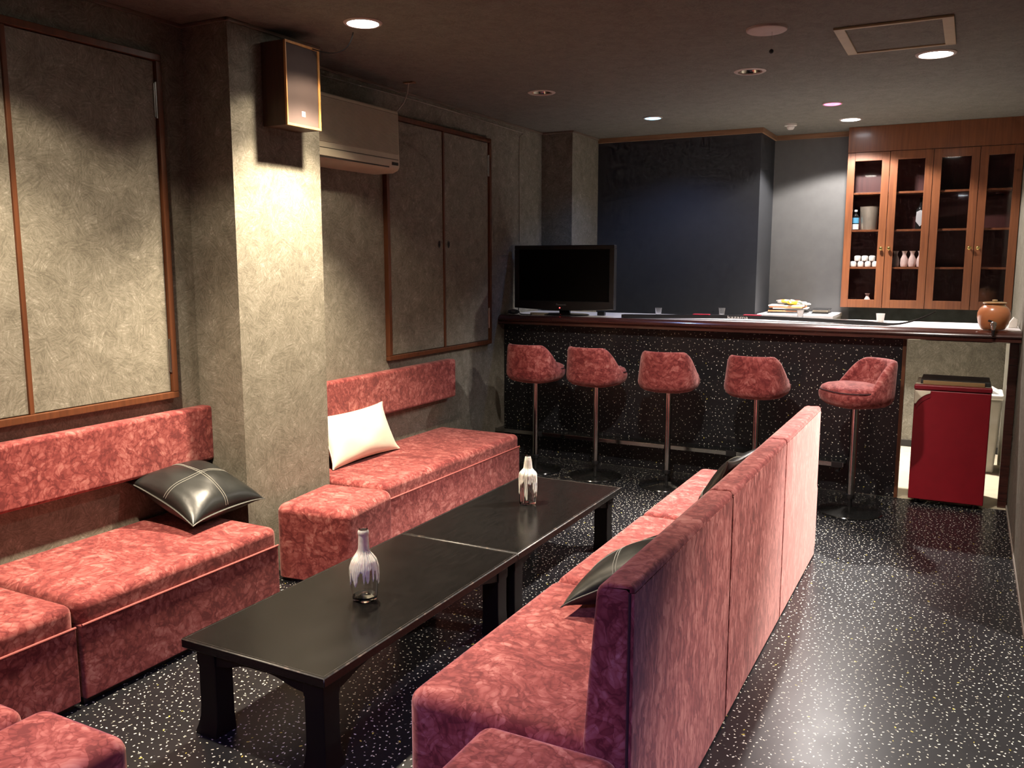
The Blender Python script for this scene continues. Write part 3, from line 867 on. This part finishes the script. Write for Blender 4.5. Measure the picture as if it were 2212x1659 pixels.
# stoneware water jar
t = thing('stoneware_jar', 'orange-brown stoneware jar with lid and tap, on the right end of the bar', 'jar', (.144, 6.118, ZK+.0035))
JP = [(0, 0), (.058, 0), (.066, .004), (.083, .035), (.0915, .075), (.0905, .105), (.080, .130), (.064, .145), (.058, .150), (.057, .154), (.050, .156), (0, .156)]
obj('body', lathe(B(), JP, 48), M['ceramic'], t, local=True)
ld = obj('lid', lathe(B(), [(0, .156), (.052, .156), (.064, .160), (.067, .165), (.060, .169), (.02, .172), (0, .172)], 40), M['ceramic'], t, local=True)
obj('knob', lathe(B(), [(.008, .170), (.010, .174), (.016, .178), (.013, .183), (0, .185)], 20), M['ceramic'], ld, local=True)
bm = tube(B(), [(0, -.075, .040), (.0, -.130, .037)], .008, 12)
tube(bm, [(0, -.129, .050), (0, -.133, .020), (0, -.135, .004)], lambda u: .0150-.005*u, 14)
bmesh.ops.create_uvsphere(bm, u_segments=18, v_segments=12, radius=.0175, matrix=Matrix.Translation((0, -.126, .040)))
obj('tap', bm, M['steel'], t, local=True)
obj('tap_lever', tube(B(), [(-.002, -.100, .050), (-.030, -.100, .060)], .0065, 10), M['black'], t, local=True)
obj('spout', lathe(B(), [(0, -.030), (.0075, -.030), (.0105, .005), (0, .006)], 16, (0, -.135, 0)), M['black'], t, local=True)

o = obj('paper_packet', prism(B(), [(.235, ZK), (.285, ZK), (.287, ZK+.05), (.262, ZK+.068), (.240, ZK+.035)], 'y', 6.36, 6.42, .006), M['paperw'], loc=(.26, 6.39, ZK)); tag(o, 'crumpled pale paper packet behind the stoneware jar', 'packet')

# ------------------------------------------------------------------ behind the bar
t = thing('low_cabinet', 'low white-topped cabinet in the recess behind the bar', 'cabinet', (-1.25, 7.6, 0))
obj('top', box(B(), -1.553, -.952, 7.32, 7.874, 1.085, 1.115, .004), M['white_lam'], t)
obj('body', box(B(), -1.545, -.96, 7.36, 7.87, 0, 1.085), M['white'], t)
obj('door', box(B(), -1.535, -.97, 7.342, 7.359, .08, 1.06, .003), M['white'], t)
mags = [(-1.39, 7.62, .012, 'bcable', .30, .22, 0.0), (-1.41, 7.62, .010, 'orange', .28, .21, .10), (-1.385, 7.62, .012, 'bcable', .29, .21, -.06),
        (-1.37, 7.62, .009, 'paperw', .28, .20, .08), (-1.395, 7.62, .012, 'orange', .27, .21, -.03), (-1.40, 7.62, .010, 'paperw', .29, .21, .05)]
z = 1.1152; names = ['lowest', 'second', 'third', 'fourth', 'fifth', 'topmost']
for k, (x, y, h, m_, w, d, a) in enumerate(mags):
    t = thing('magazine', f'{["black","orange","black","pale","orange","pale"][k]} magazine, {names[k]} from below in the stack on the white cabinet', 'magazine', (x+.04, y, z), (0, 0, a), 'stacked magazines')
    obj('cover', box(B(), -w/2, w/2, -d/2, d/2, 0, h, .0015, 1), M[m_], t, local=True)
    obj('pages', box(B(), -w/2-.0005, w/2-.004, -d/2+.003, d/2+.0006, .002, h-.002), M['paperw'] if k % 2 else M['orange'], t, local=True)
    z += h+.0004
for k, zz in enumerate((1.1152, 1.146)):
    o = obj('black_tray', box(B(), -1.155, -1.02, 7.56-.02*k, 7.74, zz, zz+.010, .003), M['black'], loc=(-1.09, 7.65, zz))
    tag(o, ('flat black tray on the white cabinet, right of the magazine stack', 'upper flat black tray sticking out right of the magazine stack')[k], 'tray')
o = obj('flat_box', box(B(), -1.15, -1.03, 7.58, 7.73, 1.1254, 1.1458, .003), M['cream'], loc=(-1.09, 7.65, 1.1254)); tag(o, 'thin dull brown box between the two black trays', 'box')
bm = B(); bmesh.ops.create_icosphere(bm, subdivisions=4, radius=1)
for v in bm.verts:
    k = 1+.22*math.sin(v.co.x*9+2)*math.cos(v.co.y*7+v.co.x*4)
    v.co = Vector((-1.315+v.co.x*.125*k, 7.60+v.co.y*.085*k, z+.020+max(-.0195, v.co.z*.020*k-.012*v.co.x)))
    v.co.z = max(v.co.z, z+.0004)
s = NT('printed_bag'); tc = s.n('TexCoord').outputs['Object']
vn = s.n('TexVoronoi', {'Vector': tc, 'Scale': 22.0}); sp = s.n('SeparateColor', {0: vn.outputs['Color']}).outputs[0]
s.set(Base_Color=s.ramp(sp, [(0, (.8, .76, .68)), (.35, (.75, .45, .04)), (.6, (.65, .13, .05)), (.78, (.85, .82, .76)), (.9, (.10, .11, .08))], 'CONSTANT'), Roughness=.3)
o = obj('snack_bag', bm, s.m, loc=(-1.315, 7.60, z)); tag(o, 'crumpled yellow, red and white snack bag on top of the magazines', 'bag')

# glass-door cabinet
CX0, CX1, CY, CZ0, CZ1 = -.947, .297, 7.69, 1.170, 2.416
t = thing('wall_cabinet', 'reddish-brown wall cabinet with four glass doors behind the bar', 'cabinet', (-.33, 7.79, CZ0))
bm = B()
box(bm, CX0, CX1, CY, YB2-.002, CZ1+.002, ZC-.001); box(bm, CX0, CX0+.018, CY, YB2-.014, CZ0, CZ1); box(bm, CX1-.018, CX1, CY, YB2-.014, CZ0, CZ1)
box(bm, CX0, CX1, CY, YB2-.014, CZ0, CZ0+.02); box(bm, -.323, -.303, CY, YB2-.014, CZ0+.02, CZ1)
obj('carcass', bm, M['cabwood'], t, smooth=False)
obj('fascia', box(B(), CX0, CX1, CY-.020, CY-.001, CZ1+.004, ZC-.001, .002), M['cabwood'], t)
obj('back_panel', box(B(), CX0+.018, CX1-.018, YB2-.030, YB2-.016, CZ0+.02, CZ1), M['cabin'], t)
SH = (1.502, 1.803, 2.102)
for k, zs_ in enumerate(SH):
    for a, b in ((CX0+.019, -.324), (-.302, CX1-.019)):
        obj('shelf', box(B(), a, b, CY+.004, YB2-.031, zs_-.016, zs_, .001), M['cabwood'], t)
dx = [CX0, -.6265, -.3125, .0085, CX1]
for k in range(4):
    a, b = dx[k]+.002, dx[k+1]-.002; fw, fb, ft = .057, .066, .066
    bm = B()
    box(bm, a, a+fw, CY-.021, CY-.002, CZ0, CZ1, .002); box(bm, b-fw, b, CY-.021, CY-.002, CZ0, CZ1, .002)
    box(bm, a+fw, b-fw, CY-.021, CY-.002, CZ0, CZ0+fb, .002); box(bm, a+fw, b-fw, CY-.021, CY-.002, CZ1-ft, CZ1, .002)
    d = obj('door', bm, M['cabwood'], t)
    obj('pane', box(B(), a+fw-.004, b-fw+.004, CY-.013, CY-.010, CZ0+fb-.004, CZ1-ft+.004), M['pane'], d, smooth=False)
    xk = b-.028 if k % 2 == 0 else a+.028
    bm = B(); lathe(bm, [(0, 0), (.006, 0), (.006, .010), (.013, .014), (.014, .020), (.009, .025), (0, .026)], 20)
    bmesh.ops.rotate(bm, verts=bm.verts, matrix=Matrix.Rotation(PI/2, 3, 'X')); bmesh.ops.translate(bm, verts=bm.verts, vec=(xk, CY-.0205, 1.650))
    obj('knob', bm, M['brass'], d)

def cabthing(name, prof, x, y, z, m, label, cat, group=None, seg=28):
    o = obj(name, lathe(B(), prof, seg), M[m]); o.location = (x, y, z); return tag(o, label, cat, group)
e = .0004
cabthing('steel_bucket', [(0, 0), (.060, 0), (.062, .003), (.074, .185), (.0765, .188), (.072, .186), (.058, .006), (0, .006)], -.770, 7.785, SH[1]+e, 'satin_steel', 'stainless steel ice bucket on a shelf of the glass cabinet', 'bucket')
t = thing('liquor_bottle', 'small bottle with pale blue and white labels beside the steel bucket', 'bottle', (-.872, 7.765, SH[1]+e))
obj('glass_body', lathe(B(), [(0, 0), (.026, 0), (.027, .004), (.027, .105), (.018, .125), (.010, .132), (.010, .150), (0, .150)], 24), M['blackgloss'], t, local=True)
obj('label', lathe(B(), [(.0275, .055), (.0278, .057), (.0278, .098), (.0275, .10)], 24), M['blue'], t, local=True)
obj('collar_label', lathe(B(), [(.0275, .006), (.0278, .008), (.0278, .046), (.0275, .048)], 24), M['porcelain'], t, local=True)
obj('cap', lathe(B(), [(0, .150), (.012, .150), (.012, .165), (0, .166)], 20), M['porcelain'], t, local=True)
obj_t = thing('liquor_bottle', 'dark bottle with a silver shield-shaped label in the second cabinet door', 'bottle', (-.385, 7.775, SH[1]+e))
obj('glass_body', lathe(B(), [(0, 0), (.034, 0), (.036, .004), (.036, .15), (.022, .175), (.013, .185), (.013, .235), (.015, .237), (.015, .25), (0, .25)], 28), M['blackgloss'], obj_t, local=True)
bm = prism(B(), [(-.030, .135), (0, .150), (.030, .135), (.033, .06), (0, .020), (-.033, .06)], 'y', -.040, -.0365, .001)
obj('label', bm, plain('silver_label', (.6, .62, .64), .25, .3), obj_t, local=True)
cup = [(0, 0), (.021, 0), (.0245, .006), (.0265, .030), (.024, .042), (.012, .046), (0, .046)]
n = 0
for row, (zz, xs) in enumerate(((SH[0]+e, (-.868, -.812, -.756, -.700)), (SH[0]+e+.0465, (-.838, -.782, -.726)))):
    for x in xs:
        cabthing('sake_cup', cup, x, 7.745, zz, 'porcelain', ('white upturned sake cup in the bottom row on the cabinet shelf', 'white upturned sake cup in the upper row on the cabinet shelf')[row], 'cup', ('lower row of sake cups', 'upper row of sake cups')[row])
fl = [(0, 0), (.022, 0), (.026, .004), (.030, .030), (.027, .065), (.016, .090), (.0135, .102), (.018, .118), (.024, .128), (.021, .127), (0, .118)]
for x, m_, l in ((-.548, 'greyflask', 'dark grey sake flask, leftmost of the row in the second cabinet door'), (-.485, 'pinkflask', 'pinkish sake flask beside the dark grey one'), (-.426, 'pinkflask', 'pinkish sake flask, third along the shelf in the second cabinet door'), (-.366, 'pinkflask', 'pinkish sake flask half hidden at the right of the row')):
    cabthing('sake_flask', fl, x, 7.755, SH[0]+e, m_, l, 'flask', 'sake flasks on the shelf')
cabthing('sake_flask', [(r*.85, h*.72) for r, h in fl], -.748, 7.76, CZ0+.0204, 'pinkflask', 'small pink sake flask alone at the bottom of the first cabinet door', 'flask', 'sake flasks on the shelf')
cabthing('drinking_glass', [(0, 0), (.024, 0), (.029, .055), (.027, .055), (.022, .005), (0, .005)], -.855, 7.75, CZ0+.0204, 'glass', 'clear drinking glass at the bottom left of the glass cabinet', 'glass')
cabthing('drinking_glass', [(0, 0), (.022, 0), (.027, .040), (.025, .040), (.020, .004), (0, .004)], -.452, 7.75, CZ0+.0204, 'glass', 'low clear glass at the bottom of the second cabinet door', 'glass')

# fridge, board and bin under the counter end
FX0, FX1, FY, FZ = -.268, .165, 6.012, .775
t = thing('mini_fridge', 'small red refrigerator with a cream corner handle, under the bar end', 'refrigerator', (-.05, 6.25, 0))
obj('body', box(B(), FX0, FX1, FY+.046, 6.44, .022, FZ-.004, .006), M['cream'], t)
d = obj('door', box(B(), FX0+.002, FX1-.002, FY, FY+.045, .030, FZ-.036, .006, 3), M['red'], t)
pts = [(FX0+.004, FZ-.037), (FX0+.096, FZ-.037)] + [(FX0+.004+.092*math.cos(u), FZ-.128+.075*(1-(1-math.sin(u))*1.0)) for u in [PI/2*.08*k for k in range(1, 12)]] + [(FX0+.004, FZ-.128)]
pts = [(FX0+.004, FZ-.038), (FX0+.094, FZ-.038), (FX0+.094, FZ-.050)] + bez((FX0+.090, 0, FZ-.054), (FX0+.055, 0, FZ-.066), (FX0+.028, 0, FZ-.090), (FX0+.012, 0, FZ-.122), 10)[0:0] + [(v.x, v.z) for v in bez((FX0+.090, 0, FZ-.054), (FX0+.055, 0, FZ-.066), (FX0+.028, 0, FZ-.090), (FX0+.014, 0, FZ-.122), 10)] + [(FX0+.004, FZ-.124)]
obj('handle', prism(B(), pts, 'y', FY-.008, FY+.004, .002), plain('pale_cream_handle', (.78, .72, .55), .45), d)
cv = [(v.x, v.z) for v in bez((FX0+.094, 0, FZ-.051), (FX0+.058, 0, FZ-.066), (FX0+.030, 0, FZ-.092), (FX0+.014, 0, FZ-.126), 10)]
cv2 = [(x+.002, z_-.030) for x, z_ in cv]
obj('grip_recess', prism(B(), cv+cv2[::-1], 'y', FY-.003, FY+.003, .001), M['darkred'], d)
obj('top_trim', box(B(), FX0-.002, FX1+.002, FY-.002, FY+.05, FZ-.032, FZ-.003, .006, 3), M['darkred'], t)
for x in (FX0+.05, FX1-.05):
    for y in (FY+.06, 6.40): obj('foot', lathe(B(), [(0, 0), (.016, 0), (.016, .023), (0, .023)], 16, (x, y, 0)), M['black'], t)
o = obj('serving_tray', box(B(), FX0+.03, FX1-.01, FY+.075, 6.40, FZ-.0035, FZ+.022, .004), M['dark'], loc=(-.05, 6.25, FZ)); tag(o, 'dark serving tray on top of the red refrigerator', 'tray')
o = obj('cutting_board', box(B(), FX0+.045, FX1-.04, FY+.052, FY+.0745, FZ-.0025, FZ+.020, .002), M['cutboard'], loc=(-.05, FY+.06, FZ)); tag(o, 'pale wooden cutting board edge on the red refrigerator, before the dark tray', 'board')
t = thing('trash_bin', 'tall pale plastic trash bin with swing lid behind the red refrigerator', 'bin', (.16, 7.3, 0))
def taper(x0, x1, y0, y1, z0, z1, k):
    bm = box(B(), x0, x1, y0, y1, z0, z1, .02, 4); cx, cy = (x0+x1)/2, (y0+y1)/2
    for v in bm.verts:
        f = 1-k*(z1-v.co.z)/(z1-z0); v.co.x = cx+(v.co.x-cx)*f; v.co.y = cy+(v.co.y-cy)*f
    return bm
obj('body', taper(.03, .266, 7.10, 7.42, 0, .55, .22), M['bin'], t)
ld = obj('lid', box(B(), .022, .274, 7.09, 7.43, .5505, .592, .014, 4), M['white'], t)
obj('swing_flap', prism(B(), [(.05, .592), (.246, .592), (.200, .618), (.148, .634), (.095, .618)], 'y', 7.13, 7.39, .006), M['white'], ld)

# ------------------------------------------------------------------ high on the left wall
t = thing('air_conditioner', 'beige wall air conditioner behind the loudspeaker', 'air conditioner', (-3.19, 4.02, 2.07))
ay0, ay1 = 3.60, 4.43
pr_ = [(XL, 2.075), (XL, 2.440), (-3.112, 2.440), (-3.104, 2.432), (-3.100, 2.20), (-3.098, 2.135), (-3.100, 2.108), (-3.112, 2.090), (-3.15, 2.076)]
obj('casing', prism(B(), pr_, 'y', ay0, ay1, .006, 3), M['cream'], t)
obj('grille_backing', box(B(), -3.1008, -3.0988, ay0+.02, ay1-.015, 2.183, 2.418), plain('grille_backing', (.20, .17, .125), .6), t)
bm = B()
for k in range(34):
    z = 2.185+k*.0068
    box(bm, -3.102, -3.0955, ay0+.02, ay1-.015, z, z+.0038)
obj('grille', bm, M['cream'], t, smooth=False)
obj('outlet_slot', box(B(), -3.1005, -3.0975, ay0+.02, ay1-.015, 2.150, 2.1535), M['creamdark'], t)
bm = box(B(), -3.103, -3.093, ay0+.03, ay1-.118, 2.108, 2.146, .003)
obj('flap', bm, M['cream'], t)
obj('flap_gap', box(B(), -3.1004, -3.0972, ay0+.02, ay1-.11, 2.1005, 2.107), M['creamdark'], t)
obj('display', box(B(), -3.1004, -3.0962, ay1-.082, ay1-.018, 2.118, 2.136, .001), M['creamdark'], t)

t = thing('loudspeaker', 'brown box loudspeaker mounted high on the lit pillar', 'loudspeaker', (-2.925, 3.30, 2.18))
sy0, sy1, sz0, sz1, sx = 3.180, 3.418, 2.178, 2.558, -2.850
obj('cabinet', box(B(), -3.0, sx-.012, sy0, sy1, sz0, sz1, .002), M['spkside'], t)
bm = B(); w = .011
box(bm, sx-.0118, sx, sy0, sy0+w*.6, sz0, sz1); box(bm, sx-.0118, sx, sy1-w*1.3, sy1, sz0, sz1)
box(bm, sx-.0118, sx, sy0+w*.6, sy1-w*1.3, sz0, sz0+w); box(bm, sx-.0118, sx, sy0+w*.6, sy1-w*1.3, sz1-w, sz1)
obj('front_frame', bm, M['spkwood'], t, smooth=False)
gr = obj('grille', box(B(), sx-.0118, sx-.004, sy0+w*.6, sy1-w*1.3, sz0+w, sz1-w, .002), M['grille'], t)
bm = box(B(), sx-.004, sx-.0025, 3.284, 3.308, 2.228, 2.252, .0004, 1)
bd = obj('badge', bm, plain('badge_cream', (.66, .62, .55), .4), gr)
bm = box(B(), sx-.0026, sx-.0018, 3.2885, 3.3035, 2.2415, 2.2445); box(bm, sx-.0026, sx-.0018, 3.2885, 3.3035, 2.2345, 2.2375); box(bm, sx-.0026, sx-.0018, 3.3010, 3.3035, 2.2375, 2.2415)
obj('badge_mark', bm, M['dark'], gr, smooth=False)
obj('cable', tube(B(), bez((sx+.001, sy1-.05, sz1-.006), (sx+.06, sy1-.02, sz1-.03), (sx+.16, sy1+.02, 2.50), (-2.66, 3.44, ZC-.001), 18), .0028, 6), M['bcable'], t)
cable('ceiling_cable', [(XL+.018, y, ZC-.045-.006*math.sin(y*2.2)) for y in [3.61+.1*k for k in range(29)]]+[(XL+.006, 6.36, 2.54), (XL+.005, 6.36, 2.2), (XL+.005, 6.365, 1.7)], .0026, M['cable'], 'thin pale cable along the ceiling edge, dropping to the television')
t = thing('cable_hook', 'small wooden hook plate on the ceiling above the air conditioner', 'hook', (-3.08, 4.52, ZC))
obj('plate', box(B(), -3.115, -3.045, 4.50, 4.54, ZC-.009, ZC-.0005, .002), M['trimwood'], t)
obj('cord', tube(B(), [(-3.085, 4.515, ZC-.006), (-3.09, 4.51, 2.56), (-3.11, 4.50, 2.50), (-3.17, 4.45, 2.41), (-3.20, 4.436, 2.36)], .004, 6), M['cable'], t)

# ------------------------------------------------------------------ ceiling fittings and lamps
def spot(name, loc, tgt, energy, col, size, blend, radius=.045):
    l = bpy.data.lights.new(name, 'SPOT'); l.energy = energy; l.color = col; l.spot_size = math.radians(size); l.spot_blend = blend; l.shadow_soft_size = radius
    o = bpy.data.objects.new(name, l); C.objects.link(o); o.location = loc
    o.rotation_euler = (Vector(tgt)-Vector(loc)).to_track_quat('-Z', 'Y').to_euler(); return o
def downlight(x, y, r, lens, label, group='recessed downlights'):
    t = thing('downlight', label, 'downlight', (x, y, ZC), group=group)
    obj('trim_ring', lathe(B(), [(r*.82, .0), (r*.84, -.008), (r*.96, -.008), (r*1.02, -.003), (r*1.02, 0)], 40), M['ring'], t, local=True)
    obj('lens', lathe(B(), [(0, -.011), (r*.4, -.0105), (r*.7, -.009), (r*.835, -.004), (r*.835, -.0005)], 40), M[lens], t, local=True)
    return t
downlight(-2.515, 3.325, .086, 'warm_lens', 'large lit downlight in the ceiling beside the loudspeaker')
downlight(-.235, 5.198, .098, 'warm_lens', 'large lit downlight beside the ceiling hatch')
downlight(-2.20, 6.463, .072, 'blue_lens', 'small downlight glowing blue above the bar')
downlight(-.916, 6.462, .068, 'red_lens', 'small downlight glowing red above the bar')
downlight(-.886, 7.227, .082, 'cool_lens', 'small lit white downlight before the glass cabinet')
for k, (x, y, r) in enumerate(OFF):
    t = thing('downlight', ('unlit recessed downlight with mirrored inside, above the far table', 'unlit recessed downlight with mirrored inside, behind the round ceiling disc')[k], 'downlight', (x, y, ZC), group='recessed downlights')
    obj('trim_ring', lathe(B(), [(r-.001, .002), (r*1.0, -.005), (r*1.2, -.006), (r*1.32, -.002), (r*1.32, 0)], 40), M['ring'], t, local=True)
    obj('reflector', lathe(B(), [(r-.0015, .002), (r*.9, .02), (r*.7, .05), (r*.4, .07), (0, .075)], 40), M['reflector'], t, local=True)
    obj('bulb', lathe(B(), [(0, .004), (r*.3, .008), (r*.45, .03), (r*.3, .06), (0, .068)], 24), M['bulb_off'], t, local=True)
t = thing('ceiling_disc', 'plain round pale cover plate on the ceiling', 'cover plate', (-.916, 4.289, ZC))
obj('plate', lathe(B(), [(0, -.014), (.085, -.013), (.092, -.009), (.094, 0)], 48), M['disc'], t, local=True)
t = thing('hanging_ball', 'small black ball hanging on a thread below the round ceiling disc', 'ornament', (-.893, 4.30, 2.52))
bm = B(); bmesh.ops.create_uvsphere(bm, u_segments=16, v_segments=12, radius=.011); obj('ball', bm, M['black'], t, local=True)
obj('thread', tube(B(), [(0, 0, .010), (0, 0, .089)], .0008, 5), M['cable'], t, local=True)
t = thing('ceiling_hatch', 'rectangular ceiling access hatch with a pale metal frame', 'hatch', (-.39, 4.70, ZC))
hx0, hx1, hy0, hy1 = -.640, -.137, 4.420, 4.975; w = .022
bm = B()
for a in ((hx0, hx1, hy0, hy0+w), (hx0, hx1, hy1-w, hy1), (hx0, hx0+w*2.2, hy0+w, hy1-w), (hx1-w*2.2, hx1, hy0+w, hy1-w)): box(bm, a[0], a[1], a[2], a[3], ZC-.012, ZC-.0005, .003)
obj('frame', bm, M['hatch'], t)
obj('panel', box(B(), hx0+w*2.2, hx1-w*2.2, hy0+w, hy1-w, ZC-.005, ZC-.0005), M['ceil'], t)
t = thing('smoke_detector', 'small white smoke detector on the ceiling above the bar recess', 'detector', (-1.333, 7.255, ZC))
obj('mount', lathe(B(), [(0, 0), (.048, 0), (.048, -.016), (.030, -.018), (0, -.018)], 32), M['white'], t, local=True)
obj('sensor', lathe(B(), [(.028, -.018), (.030, -.030), (.020, -.045), (0, -.048)], 32), M['white'], t, local=True)

WARM = (1, .83, .61); WHITE = (1, .90, .80); COOL = (1, .93, .88)
def lamp(name, loc, tgt, beam, spill, col, size=92, wide=130, blend=.7):
    """the reflector's beam and the wider spill round it"""
    spot(name+'_beam', loc, tgt, beam, col, size, blend)
    spot(name+'_spill', loc, (loc[0], loc[1], 0), spill, col, wide, .22)
lamp('lamp_speaker', (-2.515, 3.325, ZC-.02), (-2.50, 3.22, 0), 780, 60, WARM, 100, 128, .6)
lamp('lamp_hatch', (-.235, 5.198, ZC-.02), (-1.15, 4.42, .38), 1500, 110, WHITE, 54, 130, .6)
lamp('lamp_bar', (-.886, 7.227, ZC-.02), (-.80, 6.72, 0), 640, 210, COOL, 84, 136, .7)
spot('lamp_blue', (-2.20, 6.463, ZC-.02), (-2.2, 6.9, .6), 34, (.32, .48, 1), 120, .6)
spot('lamp_red', (-.916, 6.462, ZC-.02), (-.916, 6.0, 0), 11, (1, .08, .16), 110, .6)
# unseen lamps of the same room, and one added fill for the bar
lamp('lamp_bench', (-2.515, 1.80, ZC-.02), (-2.66, 1.95, 0), 390, 90, WARM, 96, 128, .6)
lamp('fill_bar', (-1.20, 3.32, ZC-.02), (-1.55, 5.75, .2), 330, 45, WHITE, 62, 134, .6)  # added fill, not a known lamp; brightens stools and bar front
lamp('lamp_side', (1.40, 3.38, ZC-.02), (-.20, 3.25, 0), 720, 60, WHITE, 60, 104, .6)
spot('lamp_entrance', (-.2, -.9, ZC-.02), (-1.0, 1.0, .0), 480, (.42, .36, 1), 56, .8)

# unseen downlight fittings for these; the second is made up for the added fill
for k, (x, y, m_) in enumerate(((-2.515, 1.80, 'warm_lens'), (-1.20, 3.32, 'warm_lens'), (1.40, 3.38, 'warm_lens'), (-.2, -.9, 'cool_lens'))):
    r = .086
    bm = lathe(B(), [(r*.82, .0), (r*.84, -.008), (r*.96, -.008), (r*1.02, -.003), (r*1.02, 0)], 40, (x, y, ZC))
    n0 = len(bm.faces)
    lathe(bm, [(0, -.011), (r*.4, -.0105), (r*.7, -.009), (r*.835, -.004), (r*.835, -.0005)], 40, (x, y, ZC))
    bm.faces.ensure_lookup_table()
    for f in bm.faces[n0:]: f.material_index = 1
    struct('trim_%d' % (4+k), bm, [M['ring'], M[m_]])

w = bpy.data.worlds.new('World'); scene.world = w; w.use_nodes = True
w.node_tree.nodes['Background'].inputs[0].default_value = (.02, .018, .016, 1)

# ------------------------------------------------------------------ camera and view
cam = bpy.data.cameras.new('Camera'); cam.sensor_width = 36; cam.lens = 1867/2212*36; cam.clip_start = .02
co = bpy.data.objects.new('Camera', cam); C.objects.link(co)
co.location = (0, 0, 1.55); co.rotation_euler = (PI/2-.141362, 0, .484536)
scene.camera = co
vs = scene.view_settings
scene.display_settings.display_device = 'sRGB'
vs.view_transform = 'Standard'; vs.look = 'None'; vs.gamma = 1; vs.use_curve_mapping = False; vs.exposure = 0.0
scene.cycles.use_denoising = True
scene.cycles.use_adaptive_sampling = True; scene.cycles.adaptive_threshold = .04; scene.cycles.adaptive_min_samples = 12
scene.cycles.max_bounces = 7; scene.cycles.diffuse_bounces = 3; scene.cycles.glossy_bounces = 3; scene.cycles.transmission_bounces = 8; scene.cycles.transparent_max_bounces = 10
scene.cycles.sample_clamp_indirect = 6
